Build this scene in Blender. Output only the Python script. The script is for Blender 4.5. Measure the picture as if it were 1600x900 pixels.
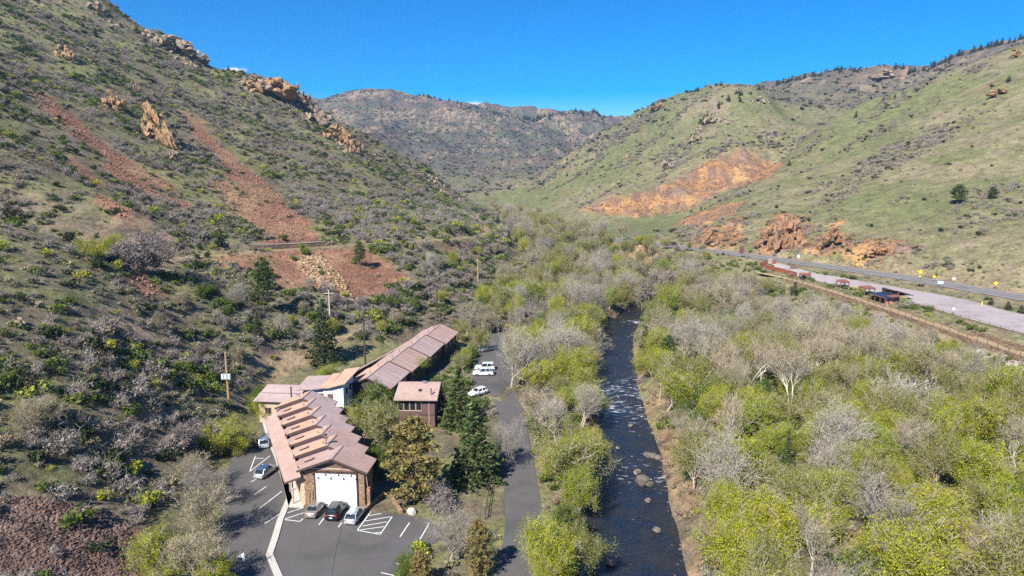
import bpy, math, random
import numpy as np
from mathutils import Vector, Matrix

for _o in list(bpy.data.objects):
    bpy.data.objects.remove(_o)
scene = bpy.context.scene
COL = scene.collection
rng = np.random.default_rng(7)
random.seed(7)
R = math.radians

# ------------------------------------------------------------------ camera
CAM_Z, PITCH, FPX = 48.0, R(10.0), 1067.0        # focal length in photograph pixels (1600 wide)
cam = bpy.data.cameras.new('camera'); cam_o = bpy.data.objects.new('camera', cam); COL.objects.link(cam_o)
cam_o.location = (0, 0, CAM_Z); cam_o.rotation_euler = (R(90) - PITCH, 0, 0)
cam.sensor_width = 36.0; cam.lens = FPX / 1600 * 36.0
cam.clip_start = 0.5; cam.clip_end = 20000
scene.camera = cam_o

# ------------------------------------------------------------------ world, sun, exposure
SUN_AZ, SUN_EL = R(-148.0), R(43.0)    # azimuth from +Y towards +X of where the sun stands (behind the camera, to the left)
w = bpy.data.worlds.new('World'); scene.world = w; w.use_nodes = True
nt = w.node_tree; nt.nodes.clear()
wo = nt.nodes.new('ShaderNodeOutputWorld'); bg = nt.nodes.new('ShaderNodeBackground')
sky = nt.nodes.new('ShaderNodeTexSky'); sky.sky_type = 'NISHITA'; sky.sun_disc = False
sky.sun_elevation = SUN_EL; sky.sun_rotation = SUN_AZ; sky.altitude = 1800
sky.air_density = 1.0; sky.dust_density = 0.2; sky.ozone_density = 3.0
hsv = nt.nodes.new('ShaderNodeHueSaturation'); hsv.inputs['Saturation'].default_value = 1.85; hsv.inputs['Hue'].default_value = 0.508
# two small fair-weather clouds low over the far ridge
tc = nt.nodes.new('ShaderNodeTexCoord')
def cloud_mask(azi, ele, ra, re, seed):
    d = (math.sin(azi) * math.cos(ele), math.cos(azi) * math.cos(ele), math.sin(ele))
    sub = nt.nodes.new('ShaderNodeVectorMath'); sub.operation = 'SUBTRACT'; sub.inputs[1].default_value = d
    nt.links.new(tc.outputs['Generated'], sub.inputs[0])
    mul = nt.nodes.new('ShaderNodeVectorMath'); mul.operation = 'MULTIPLY'; mul.inputs[1].default_value = (1 / ra, 1 / ra, 1 / re)
    nt.links.new(sub.outputs[0], mul.inputs[0])
    ln = nt.nodes.new('ShaderNodeVectorMath'); ln.operation = 'LENGTH'; nt.links.new(mul.outputs[0], ln.inputs[0])
    no = nt.nodes.new('ShaderNodeTexNoise'); no.inputs['Scale'].default_value = 1.6; no.inputs['Detail'].default_value = 5
    add = nt.nodes.new('ShaderNodeVectorMath'); add.operation = 'ADD'; add.inputs[1].default_value = (seed, seed * 2, 0)
    nt.links.new(mul.outputs[0], add.inputs[0]); nt.links.new(add.outputs[0], no.inputs['Vector'])
    ma = nt.nodes.new('ShaderNodeMath'); ma.operation = 'MULTIPLY_ADD'; ma.inputs[1].default_value = 1.5
    nt.links.new(no.outputs['Fac'], ma.inputs[0]); nt.links.new(ln.outputs['Value'], ma.inputs[2])
    mr = nt.nodes.new('ShaderNodeMapRange'); mr.interpolation_type = 'SMOOTHSTEP'
    mr.inputs['From Min'].default_value = 1.15; mr.inputs['From Max'].default_value = 1.75
    mr.inputs['To Min'].default_value = 0.9; mr.inputs['To Max'].default_value = 0.0
    nt.links.new(ma.outputs[0], mr.inputs['Value'])
    return mr.outputs[0]
c1 = cloud_mask(R(-3.1), R(4.95), 0.02, 0.006, 3.3)
c2 = cloud_mask(R(-21.3), R(7.0), 0.017, 0.009, 9.1)
mx = nt.nodes.new('ShaderNodeMath'); mx.operation = 'MAXIMUM'; nt.links.new(c1, mx.inputs[0]); nt.links.new(c2, mx.inputs[1])
mix = nt.nodes.new('ShaderNodeMix'); mix.data_type = 'RGBA'; mix.inputs[7].default_value = (7.0, 7.2, 7.6, 1)
nt.links.new(sky.outputs[0], hsv.inputs['Color']); nt.links.new(hsv.outputs[0], mix.inputs[6]); nt.links.new(mx.outputs[0], mix.inputs[0])
nt.links.new(mix.outputs[2], bg.inputs['Color'])
bg.inputs['Strength'].default_value = 0.082
nt.links.new(bg.outputs[0], wo.inputs['Surface'])

sl = bpy.data.lights.new('sun', 'SUN'); sl.energy = 4.8; sl.angle = R(0.5); sl.color = (1.0, 0.95, 0.86)
so = bpy.data.objects.new('sun', sl); COL.objects.link(so)
to_sun = Vector((math.sin(SUN_AZ) * math.cos(SUN_EL), math.cos(SUN_AZ) * math.cos(SUN_EL), math.sin(SUN_EL)))
so.rotation_euler = to_sun.to_track_quat('Z', 'Y').to_euler()
so.location = (-60, -60, 120)
vs = scene.view_settings
vs.view_transform = 'Standard'; vs.look = 'None'; vs.gamma = 1.0; vs.use_curve_mapping = False
vs.exposure = 1.0
scene.cycles.max_bounces = 5; scene.cycles.diffuse_bounces = 2; scene.cycles.glossy_bounces = 2
scene.cycles.transmission_bounces = 3; scene.cycles.transparent_max_bounces = 6
scene.cycles.use_denoising = False

# ------------------------------------------------------------------ survey helpers (photograph pixel -> place)
CP, SP = math.cos(PITCH), math.sin(PITCH)
def ray(px, py):
    u = (np.asarray(px, float) - 800) / FPX; v = (np.asarray(py, float) - 450) / FPX
    return u, CP - v * SP, -(SP + v * CP)            # direction per metre of depth
def P(px, py, t):
    dx, dy, dz = ray(px, py); return (float(dx * t), float(dy * t), float(CAM_Z + dz * t))
def G(px, py, z):
    dx, dy, dz = ray(px, py); t = (z - CAM_Z) / dz; return (float(dx * t), float(dy * t), float(z))

# ------------------------------------------------------------------ small numpy noise library
def _hash(ix, iy, s):
    ix = ix.astype(np.int64) & 0xFFFFFFFF; iy = iy.astype(np.int64) & 0xFFFFFFFF
    h = (ix * 374761393 + iy * 668265263 + s * 974634521) & 0xFFFFFFFF
    h = ((h ^ (h >> 13)) * 1274126177) & 0xFFFFFFFF
    return ((h ^ (h >> 16)) & 0xFFFFFF) / float(0xFFFFFF)
def vnoise(x, y, s=0):
    ix, iy = np.floor(x), np.floor(y); fx, fy = x - ix, y - iy
    fx = fx * fx * fx * (fx * (fx * 6 - 15) + 10); fy = fy * fy * fy * (fy * (fy * 6 - 15) + 10)
    a = _hash(ix, iy, s); b = _hash(ix + 1, iy, s); c = _hash(ix, iy + 1, s); d = _hash(ix + 1, iy + 1, s)
    return (a + (b - a) * fx) * (1 - fy) + (c + (d - c) * fx) * fy
def fbm(x, y, s=0, o=4):
    r = 0; a = 0.5
    for k in range(o):
        r = r + a * vnoise(x + 17.3 * k, y - 9.7 * k, s + k); x = x * 2.03; y = y * 2.03; a *= 0.5
    return r
def ridged(x, y, s=0, o=4):
    r = 0; a = 0.5
    for k in range(o):
        r = r + a * (1 - np.abs(2 * vnoise(x + 31.1 * k, y + 7.7 * k, s + k) - 1)); x = x * 2.03; y = y * 2.03; a *= 0.5
    return r
def smooth(e0, e1, x):
    t = np.clip((x - e0) / (e1 - e0), 0, 1); return t * t * (3 - 2 * t)
def poly_dist(x, y, pts, want_z=False):
    """distance to a polyline, side (+ = left of travel) and interpolated extra columns"""
    pts = np.asarray(pts, float); best = np.full(np.shape(x), 1e9); side = np.zeros(np.shape(x)); zz = np.zeros(np.shape(x))
    for a, b in zip(pts[:-1], pts[1:]):
        d = b[:2] - a[:2]; L2 = d @ d + 1e-9
        t = np.clip(((x - a[0]) * d[0] + (y - a[1]) * d[1]) / L2, 0, 1)
        qx, qy = x - a[0] - t * d[0], y - a[1] - t * d[1]; dd = np.hypot(qx, qy)
        m = dd < best; best = np.where(m, dd, best)
        side = np.where(m, np.sign(d[0] * qy - d[1] * qx), side)
        if want_z: zz = np.where(m, a[2] + t * (b[2] - a[2]), zz)
    return (best, side, zz) if want_z else (best, side)
def in_poly(x, y, poly):
    x = np.asarray(x, float); y = np.asarray(y, float); r = np.zeros(x.shape, bool); n = len(poly)
    for i in range(n):
        x1, y1 = poly[i][:2]; x2, y2 = poly[(i + 1) % n][:2]
        c = ((y1 > y) != (y2 > y)) & (x < (x2 - x1) * (y - y1) / (y2 - y1 + 1e-12) + x1); r ^= c
    return r
def dense(pts, step):
    """resample a polyline smoothly (Catmull-Rom) at about `step` metres"""
    pts = [np.array(p, float) for p in pts]; out = []
    ext = [2 * pts[0] - pts[1]] + pts + [2 * pts[-1] - pts[-2]]
    for i in range(1, len(ext) - 2):
        p0, p1, p2, p3 = ext[i - 1:i + 3]; n = max(1, int(np.linalg.norm((p2 - p1)[:2]) / step))
        for k in range(n):
            t = k / n
            out.append(0.5 * ((2 * p1) + (p2 - p0) * t + (2 * p0 - 5 * p1 + 4 * p2 - p3) * t * t + (3 * p1 - p0 - 3 * p2 + p3) * t ** 3))
    out.append(pts[-1]); return np.array(out)
# ------------------------------------------------------------------ terrain heights
ctrl = []
def C(*pts): ctrl.extend([tuple(map(float, p)) for p in pts])
# valley floor
C((-70,0,6),(-70,40,6),(-38,30,0),(0,20,0),(-38,60,0),(-20,60,0),(0,60,0),(-20,85,0),(-38,85,0),(5,85,-.2),(-40,100,0),(-20,105,0),(5,100,0),
  (-48,125,.6),(-30,125,.2),(-10,130,.3),(8,125,0),(-52,148,1.5),(-40,150,.8),(-20,150,.5),(0,150,.5),(10,150,.3),(-35,168,1.4),(-18,170,1),(0,170,1),
  (-22,190,1.6),(0,190,1.5),(16,190,1),(-12,210,2.4),(4,215,2.4),(20,215,1.6),(-2,240,3.4),(16,240,2.8),(30,235,1.5),(6,270,4.2),(28,270,3),
  (14,300,5),(35,300,3.6),(16,340,6),(40,340,5),(10,400,7),(35,400,7),(5,460,7.5),(30,460,8),(-5,520,8),(20,520,9),(-12,570,8.2),(15,580,9.5),
  (-10,640,9),(-5,720,9.5),(-20,820,10),(-60,920,12),(-130,1010,15),(-220,1100,20),(-330,1180,28))
C((30,20,-1),(30,60,-.6),(60,20,0),(60,60,0),(90,60,.5),(110,60,.8),(42,90,0),(70,95,.2),(98,95,.6),(45,125,.2),(75,125,.5),(102,125,1),
  (50,155,.5),(80,155,.8),(104,155,1.3),(50,185,.6),(75,185,1),(98,185,1.8),(55,215,1),(78,215,1.8),(96,218,2.6),(66,245,2),(88,245,3),
  (72,275,3),(88,280,4.2),(62,300,3.2),(75,305,4.5),(56,335,4.5),(66,340,6))
CREEK = dense([(14.0,20,-2.7),(13.8,60,-2.65),(15.0,76,-2.6),(17.0,92,-2.55),(20.2,110,-2.45),(22.0,122,-2.4),(23.0,140,-2.3),(24.3,155,-2.15),(27.5,178,-1.9),(33.0,205,-1.6),
               (38.5,222,-1.4),(46,243,-1.1),(55,268,-.6),(62,292,-.1),(64,312,.4),(58,340,1.2),(48,375,2.4),(36,420,3.6),(22,470,4.6),(12,530,5.4),(4,600,6)], 5)
# terrace on the right: trail, parking lot and highway
TRAIL = dense([(137,60,2.2),(130,110,3.2),(122,157,4.2),(117,200,5.0),(112,232,5.6),(106.5,258,6.0),(99,272,6.4)], 6)
ROAD = dense([(250,40,6.2),(218,105,6.8),(186,163,7.4),(160,209,8),(146,241,8.5),(128,268,9.0),(110,293,9.5),(95,314,9.8),(78,336,10),(58,358,10.2),(40,378,10.3),(20,410,10.4),(2,450,10.5)], 7)
for p in TRAIL[::2]: C(p)
for p in TRAIL[::2]: C((p[0]-3.2, p[1]-.6, p[2]-2.6))
for p in ROAD[::2]: C(p); C((p[0]-9, p[1]-5, p[2]-.5))
# near right hill, its foot, flank and crest
for a in [(1600,444,226),(1500,428,243),(1400,412,262),(1300,398,285),(1200,388,310),(1130,381,330),(1090,378,345)]: C(P(*a))
for a in [(1750,430,215),(1750,300,300),(1750,150,430),(1750,30,620),(1900,0,600),(2100,-60,600),(2000,330,260),
          (1600,380,250),(1600,300,305),(1600,200,400),(1600,130,500),(1598,84,640),(1530,106,650),(1470,128,645),(1420,146,635),(1370,165,620),(1330,184,612),(1300,198,600),
          (1260,228,580),(1210,268,550),(1170,292,520),(1130,316,480),(1100,340,430),(1080,352,405),
          (1500,370,275),(1500,300,330),(1500,220,440),(1490,165,540),(1400,360,300),(1400,300,360),(1400,230,480),(1310,360,320),(1300,300,410),(1300,245,510),
          (1240,365,330),(1240,330,370),(1220,300,440),(1180,350,350),(1160,340,385)]: C(P(*a))
# gully behind it and the hill with the quarry scar
for a in [(1180,288,600),(1120,332,540),(1060,350,500),(1030,362,440),(1230,262,660),(1290,205,760),(1340,185,860),(1400,160,960)]: C(P(*a))
for a in [(1040,345,540),(1000,346,545),(950,346,545),(915,338,570),(960,310,600),(1010,318,585),(1060,290,620),(1100,300,610),(1110,262,655),(1160,238,690),(1205,262,680),(1150,290,630),
          (930,366,440),(880,362,470),(850,352,540),(820,350,600),(800,345,700)]: C(P(*a))
for a in [(1190,146,860),(1150,156,840),(1110,190,800),(1080,225,760),(1050,262,720),(1000,290,680),(960,300,690),(900,320,690),(850,333,690),
          (1240,156,930),(1230,190,850),(1250,210,790),(1300,165,1000),
          (1130,129,1010),(1100,135,1010),(1060,147,1010),(1020,158,1000),(1000,175,990),(960,203,960),(920,235,930),(880,262,900),(840,290,870),(800,317,840),(785,327,830),
          (1040,220,860),(990,240,840),(940,265,820),(880,294,800),(830,322,770),(1000,262,760),(930,295,745)]: C(P(*a))
# back ridge on the right
for a in [(1200,144,1350),(1260,131,1350),(1320,116,1340),(1380,108,1330),(1415,121,1320),(1445,120,1300),(1500,96,1280),(1560,79,1260),(1600,70,1240),(1700,40,1200),(1850,20,1150),
          (1400,140,1180),(1500,125,1100),(1330,150,1180),(1270,148,1200)]: C(P(*a))
C((900,1800,150),(500,1900,130),(250,1600,90),(1500,1500,200),(1600,800,170),(1500,300,120),(1700,0,100),(700,60,90),(450,0,40),(1200,60,140))
# left valley wall: foot line, bench, flank, skyline spur
C((-44,85,.2),(-46,105,.5),(-52,135,1.5),(-56,150,3),(-46,168,3),(-34,178,2.6),(-26,195,3.2),(-16,225,4.6),(-6,260,6),(2,300,7),(0,360,9))
BENCH = dense([(-150,150,23.5),(-118,172,22.5),(-94,199,22),(-80,212,22),(-64,226,22),(-45,243,21.5),(-28,264,20.5),(-16,290,19),(-12,330,17.5),(-16,380,16.5),(-22,440,15.5),(-26,500,15)], 6)
for p in BENCH[::3]: C(p)
for a in [(0,850,76),(0,800,80.5),(0,700,89),(0,600,101),(0,474,122),(0,356,152),(0,233,205),(0,110,310),(0,10,480),
          (-150,850,72),(-150,600,92),(-150,400,130),(-150,200,205),(-150,50,330),(-400,600,80),(-400,300,120),(-400,100,200),(-400,-50,350),
          (100,860,79),(100,740,89),(100,600,106),(100,474,130),(100,380,160),(100,270,220),(100,170,310),(100,60,440),
          (200,890,81),(200,750,96),(200,640,108),(200,573,121),(200,500,139),(200,330,200),(200,230,300),(200,160,390),(200,90,490),
          (300,700,112),(300,600,131),(300,520,153),(300,460,168),(300,340,245),(300,240,345),(300,160,440),
          (400,540,158),(400,480,180),(400,430,198),(400,340,265),(400,260,370),(400,190,480),
          (500,470,192),(500,430,208),(500,330,300),(500,270,400),(500,215,510),
          (580,420,222),(580,330,330),(580,270,460),(640,420,225),(650,330,370),(650,290,500),(700,330,470),(720,318,560),(700,352,330),(740,345,420)]: C(P(*a))
SKY_L = [(-300,-300,480),(-100,-170,520),(60,-75,550),(110,-40,555),(160,-4,560),(190,26,562),(215,44,563),(245,54,565),(270,61,566),(290,70,567),(310,86,568),(330,100,570),(365,106,572),(400,121,574),(430,126,576),(460,133,577),(475,154,578),(492,166,579),
         (510,178,580),(530,198,582),(545,211,583),(575,222,585),(600,233,587),(630,246,589),(660,260,590),(680,275,591),(700,291,592),(725,308,594),(742,321,595),(765,336,595)]
for a in SKY_L: C(P(*a))
for a in SKY_L[5:-1:2]:
    p = P(*a); C((p[0]-40, p[1]+110, p[2]*0.8-6))
C((-260,760,50),(-500,800,130),(-700,600,240),(-500,350,190),(-900,300,300),(-400,150,130),(-700,0,230),(-300,60,90),(-150,40,36),(-200,-20,50))
# far mountain
for a in [(440,168,2150),(480,158,2200),(520,148,2200),(590,150,2200),(640,153,2180),(680,160,2150),(740,178,2100),(790,190,2150),(830,195,2250),(850,192,2300),(880,185,2350),(925,180,2400),(960,188,2400),(990,200,2400),(1030,200,2400),(1100,190,2400),(1200,190,2300),
          (700,250,1450),(600,220,1600),(760,302,1060),(740,280,1200),(850,240,1650),(930,222,1800),(800,270,1400),(780,315,1080),(820,285,1300),(870,262,1500),(640,200,1850),(720,225,1700),(560,200,1750),(500,200,1800),(400,200,1900),
          (560,170,2050),(650,178,2020),(790,225,1850),(860,215,2050),(920,200,2200)]: C(P(*a))
C((-1500,2200,280),(-1500,1500,240),(-900,1200,160),(-1500,700,350),(-1600,0,420),(-600,3200,260),(300,3200,220),(1300,3200,220),(-1600,3200,250),(1800,2400,200),(1900,3200,200))
ctrl_a = np.array(ctrl)
# drop near-duplicates so that the interpolation stays well conditioned
keep = []
for i in range(len(ctrl_a)):
    if all(np.hypot(*(ctrl_a[i, :2] - ctrl_a[j, :2])) > 1.8 for j in keep): keep.append(i)
ctrl_a = ctrl_a[keep]
_n = len(ctrl_a)
_D = np.hypot(ctrl_a[:, None, 0] - ctrl_a[None, :, 0], ctrl_a[:, None, 1] - ctrl_a[None, :, 1])
_A = np.zeros((_n + 1, _n + 1)); _A[:_n, :_n] = _D; _A[:_n, _n] = 1; _A[_n, :_n] = 1
_w = np.linalg.solve(_A, np.append(ctrl_a[:, 2], 0))
def rbf(x, y):
    sh = x.shape; x = x.ravel(); y = y.ravel(); out = np.empty(x.shape)
    for i in range(0, len(x), 20000):
        s = slice(i, i + 20000)
        out[s] = np.hypot(x[s, None] - ctrl_a[None, :, 0], y[s, None] - ctrl_a[None, :, 1]) @ _w[:_n] + _w[_n]
    return out.reshape(sh)

def axis(lo, hi, f0, f1, fine, grow, mx):
    a = [f0]
    while a[-1] < f1: a.append(a[-1] + fine)
    s = fine
    while a[-1] < hi: s = min(mx, s * grow); a.append(a[-1] + s)
    b = [f0]; s = fine
    while b[-1] > lo: s = min(mx, s * grow); b.append(b[-1] - s)
    return np.array(b[:0:-1] + a)
AX = axis(-1700, 2000, -130, 190, 1.7, 1.03, 15.0)
AY = axis(-40, 3300, 66, 300, 1.7, 1.022, 16.0)
XX, YY = np.meshgrid(AX, AY)
creek_half = lambda y: np.interp(y, [60, 80, 100, 118, 135, 155, 200, 222, 250, 300, 400, 600], [7.0, 6.6, 5.6, 4.6, 4.4, 4.6, 4.2, 4.2, 3.0, 2.2, 2, 2])

def heights(x, y):
    z = rbf(x, y)
    dist = np.hypot(x, y)
    dcr, _, zcr = poly_dist(x, y, CREEK[::2], True)
    drd, _, zrd = poly_dist(x, y, ROAD[::2], True)
    dtr, str_, ztr = poly_dist(x, y, TRAIL[::2], True)
    dbe, _, zbe = poly_dist(x, y, BENCH[::2], True)
    # relief: none on the flat floor and terrace, growing up the slopes
    floor = np.interp(y, [0, 200, 400, 600, 900], [0, 2, 7, 9, 12])
    up = smooth(2.5, 16, z - floor)
    on_terr = (x > 95) & (y < 330) & (drd < 70) & (z < 12)
    up = np.where(on_terr, up * 0.0, up)
    far = smooth(350, 1100, dist)
    n = (ridged(x / 210 + 3.1, y / 210, 5, 4) - 0.47) * (4 + 46 * far) + (ridged(x / 62, y / 62 + 5, 9, 3) - 0.47) * (3.5 + 8 * far) \
        + (fbm(x / 17, y / 17, 21, 3) - 0.44) * (2.2 + 2 * far)
    # spurs and gullies running down the fall line of the right hills, long spurs on the far mountain
    cc = -.62 * x + .78 * y; al = .78 * x + .62 * y; rt = smooth(40, 110, x - np.interp(y, [200, 400, 700, 1000], [110, 60, 0, -60])) * smooth(1200, 1000, dist) * smooth(16, 50, z)
    n = n * (1 - .45 * rt) + rt * (ridged(cc / 95 + .35 * vnoise(al / 160, cc / 200, 77), al / 900, 43, 3) - .55) * 13
    fm = smooth(1150, 1500, dist) * smooth(20, 110, z); n = n + fm * (ridged((x + .25 * y) / 330, y / 1700, 47, 3) - .5) * 60
    z = z + up * n
    z = z + (fbm(x / 9, y / 9, 33, 3) - 0.44) * np.where(on_terr, 0.15, 0.7) * (1 - 0.7 * smooth(0, 1, (y < 130) & (x > -45) & (x < 8)))
    # rocky steps on the left skyline spur and the quarry scar
    # bench cut for the ditch trail
    cut = 1 - smooth(1.6, 6.0, dbe); z = z * (1 - cut) + zbe * cut
    # creek channel
    hw = creek_half(y) + 1.6 * (fbm(x / 11, y / 11, 3, 2) - 0.4)
    bank = 1 - smooth(hw - 0.8, hw + 4.2, dcr); z = z * (1 - bank) + (zcr - 0.75) * bank
    # highway bed, trail bed, parking lots
    m = 1 - smooth(7.0, 12.0, drd); z = z * (1 - m) + (zrd - 0.12) * m
    m = 1 - smooth(1.4, 1.9, dtr); z = z * (1 - m) + (ztr - 0.06) * m
    return z
ZZ = heights(XX, YY)
# ------------------------------------------------------------------ mesh, object and tag helpers
def tag(o, label=None, cat=None, group=None, kind=None):
    if label: o['label'] = label
    if cat: o['category'] = cat
    if group: o['group'] = group
    if kind: o['kind'] = kind
    return o
def link(o, parent=None):
    COL.objects.link(o)
    if parent is not None: o.parent = parent
    return o
def np_mesh(name, verts, faces, mats=(), smooth_shade=False, attrs=None, mat_idx=None):
    """faces: (n,3) or (n,4) int array, or a list of such arrays"""
    me = bpy.data.meshes.new(name); verts = np.asarray(verts, np.float32)
    if not isinstance(faces, list): faces = [faces]
    faces = [np.asarray(f, np.int32) for f in faces if len(f)]
    li = np.concatenate([f.ravel() for f in faces]); ls = np.concatenate([np.full(len(f), f.shape[1], np.int32) for f in faces])
    me.vertices.add(len(verts)); me.vertices.foreach_set('co', verts.ravel())
    me.loops.add(len(li)); me.loops.foreach_set('vertex_index', li)
    me.polygons.add(len(ls)); st = np.zeros(len(ls), np.int32); st[1:] = np.cumsum(ls)[:-1]
    me.polygons.foreach_set('loop_start', st); me.polygons.foreach_set('loop_total', ls)
    if mat_idx is not None: me.polygons.foreach_set('material_index', np.asarray(mat_idx, np.int32))
    me.polygons.foreach_set('use_smooth', np.full(len(ls), smooth_shade, bool))
    for m in mats: me.materials.append(m)
    for k, v in (attrs or {}).items():
        v = np.asarray(v, np.float32)
        if v.ndim == 1:
            a = me.attributes.new(k, 'FLOAT', 'POINT'); a.data.foreach_set('value', v)
        else:
            a = me.attributes.new(k, 'FLOAT_COLOR', 'POINT'); a.data.foreach_set('color', v.ravel())
    me.update(calc_edges=True); return me
def obj(name, me, parent=None): return link(bpy.data.objects.new(name, me), parent)
def empty(name, loc=(0, 0, 0), rz=0):
    o = bpy.data.objects.new(name, None); o.location = loc; o.rotation_euler = (0, 0, rz); o.empty_display_size = 0.3
    return link(o)

class NT:
    """tiny material-node helper"""
    def __init__(s, name):
        s.m = bpy.data.materials.new(name); s.m.use_nodes = True; s.t = s.m.node_tree; s.t.nodes.clear()
        s.out = s.n('ShaderNodeOutputMaterial')
    def n(s, kind, **kw):
        x = s.t.nodes.new(kind)
        for k, v in kw.items(): setattr(x, k, v)
        return x
    def l(s, a, b): s.t.links.new(a, b)
    def set(s, sock, v):
        if hasattr(v, 'is_output') or isinstance(v, bpy.types.NodeSocket): s.l(v, sock)
        else: sock.default_value = v
    def noise(s, scale, detail=3, rough=0.55, vec=None, dist=0.0, out='Fac'):
        x = s.n('ShaderNodeTexNoise'); x.inputs['Scale'].default_value = scale; x.inputs['Detail'].default_value = detail
        x.inputs['Roughness'].default_value = rough; x.inputs['Distortion'].default_value = dist
        if vec is not None: s.l(vec, x.inputs['Vector'])
        return x.outputs[out]
    def voro(s, scale, vec=None, feat='F1', out='Distance'):
        x = s.n('ShaderNodeTexVoronoi'); x.feature = feat; x.inputs['Scale'].default_value = scale
        if vec is not None: s.l(vec, x.inputs['Vector'])
        return x.outputs[out]
    def mr(s, v, a, b, c=0.0, d=1.0):
        x = s.n('ShaderNodeMapRange'); x.inputs['From Min'].default_value = a; x.inputs['From Max'].default_value = b
        x.inputs['To Min'].default_value = c; x.inputs['To Max'].default_value = d; s.l(v, x.inputs['Value']); return x.outputs[0]
    def math(s, op, a, b=0.0, c=0.0):
        x = s.n('ShaderNodeMath', operation=op)
        for i, v in enumerate((a, b, c)): s.set(x.inputs[i], v)
        return x.outputs[0]
    def mix(s, f, a, b, mode='MIX'):
        x = s.n('ShaderNodeMix', data_type='RGBA', blend_type=mode); s.set(x.inputs[0], f)
        for i, v in ((6, a), (7, b)):
            if isinstance(v, tuple): x.inputs[i].default_value = (*v[:3], 1)
            else: s.l(v, x.inputs[i])
        return x.outputs[2]
    def ramp(s, f, stops):
        x = s.n('ShaderNodeValToRGB'); e = x.color_ramp.elements
        while len(e) < len(stops): e.new(0.5)
        for i, (p, c) in enumerate(stops): e[i].position = p; e[i].color = (*c, 1)
        s.l(f, x.inputs[0]); return x.outputs[0]
    def attr(s, name, kind='GEOMETRY'):
        x = s.n('ShaderNodeAttribute', attribute_type=kind, attribute_name=name); return x
    def pos(s): return s.n('ShaderNodeNewGeometry').outputs['Position']
    def obj(s): return s.n('ShaderNodeTexCoord').outputs['Object']
    def bump(s, h, strength=0.5, dist=0.1):
        x = s.n('ShaderNodeBump'); x.inputs['Strength'].default_value = strength; x.inputs['Distance'].default_value = dist
        s.l(h, x.inputs['Height']); return x.outputs[0]
    def princ(s, color, rough=0.8, metal=0.0, spec=0.3, normal=None, **kw):
        x = s.n('ShaderNodeBsdfPrincipled')
        if isinstance(color, tuple): x.inputs['Base Color'].default_value = (*color[:3], 1)
        else: s.l(color, x.inputs['Base Color'])
        s.set(x.inputs['Roughness'], rough); x.inputs['Metallic'].default_value = metal
        x.inputs['Specular IOR Level'].default_value = spec
        if normal is not None: s.l(normal, x.inputs['Normal'])
        for k, v in kw.items(): s.set(x.inputs[k.replace('_', ' ')], v)
        s.l(x.outputs[0], s.out.inputs['Surface']); return x
def simple(name, color, rough=0.7, metal=0.0, spec=0.3, var=0.12, scale=3.0, bump=0.0):
    k = NT(name); p = k.obj(); f = k.noise(scale, 4, vec=p)
    c = k.mix(f, tuple(x * (1 - var * 1.6) for x in color), tuple(min(1, x * (1 + var * 1.6)) for x in color))
    nrm = k.bump(k.noise(scale * 6, 3, vec=p), bump, 0.05) if bump else None
    k.princ(c, rough, metal, spec, nrm); return k.m

# ------------------------------------------------------------------ flat pads cut into the ground
LOT = [G(*a) for a in [(352,940,0),(346,860,0),(342,800,0),(348,760,0),(362,716,0),(390,690,0),(404,668,0),(416,640,0),(432,640,0),(470,700,0),(470,790,0),(560,800,0),(605,802,0),(640,806,0),(668,812,0),(706,836,0),(640,866,0),(628,890,0),(618,940,0)]]
LANE = dense([G(*a) for a in [(798,960,0),(806,900,0),(818,840,0),(817,790,0),(812,745,0.1),(806,700,.2),(800,660,.4),(793,630,.6),(782,600,.8),(772,572,1),(768,548,1.2),(772,520,1.5)]], 3)
YARD = [G(*a) for a in [(736,606,.8),(738,570,1),(752,540,1.3),(800,536,1.3),(812,560,1.2),(798,600,.8),(775,622,.7)]]
PADS = [([G(*a)[:2] for a in [(330,960,0),(330,740,0),(385,676,0),(418,630,0),(560,640,.3),(640,640,.3),(610,720,0),(720,800,0),(720,850,0),(625,960,0)]], 0.0),
        ([(-52,132),(-54,150),(-44,160),(-14,206),(-2,206),(-12,170),(-12,138),(-30,132)], 0.5)]
for poly, zf in PADS:
    p = np.array([q[:2] for q in poly]); inside = in_poly(XX, YY, p)
    d, _ = poly_dist(XX, YY, np.vstack([p, p[:1]])); m = np.where(inside, 1.0, 1 - smooth(0, 5, d))
    ZZ = ZZ * (1 - m) + (zf - 0.04) * m
d, _, zl = poly_dist(XX, YY, LANE[::3], True); m = 1 - smooth(3.2, 6, d); ZZ = ZZ * (1 - m) + (zl - 0.05) * m
d, _ = poly_dist(XX, YY, np.array(YARD + YARD[:1])[:, :2]); m = np.where(in_poly(XX, YY, YARD), 1.0, 1 - smooth(0, 3, d)); ZZ = ZZ * (1 - m) + 0.95 * m

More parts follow.
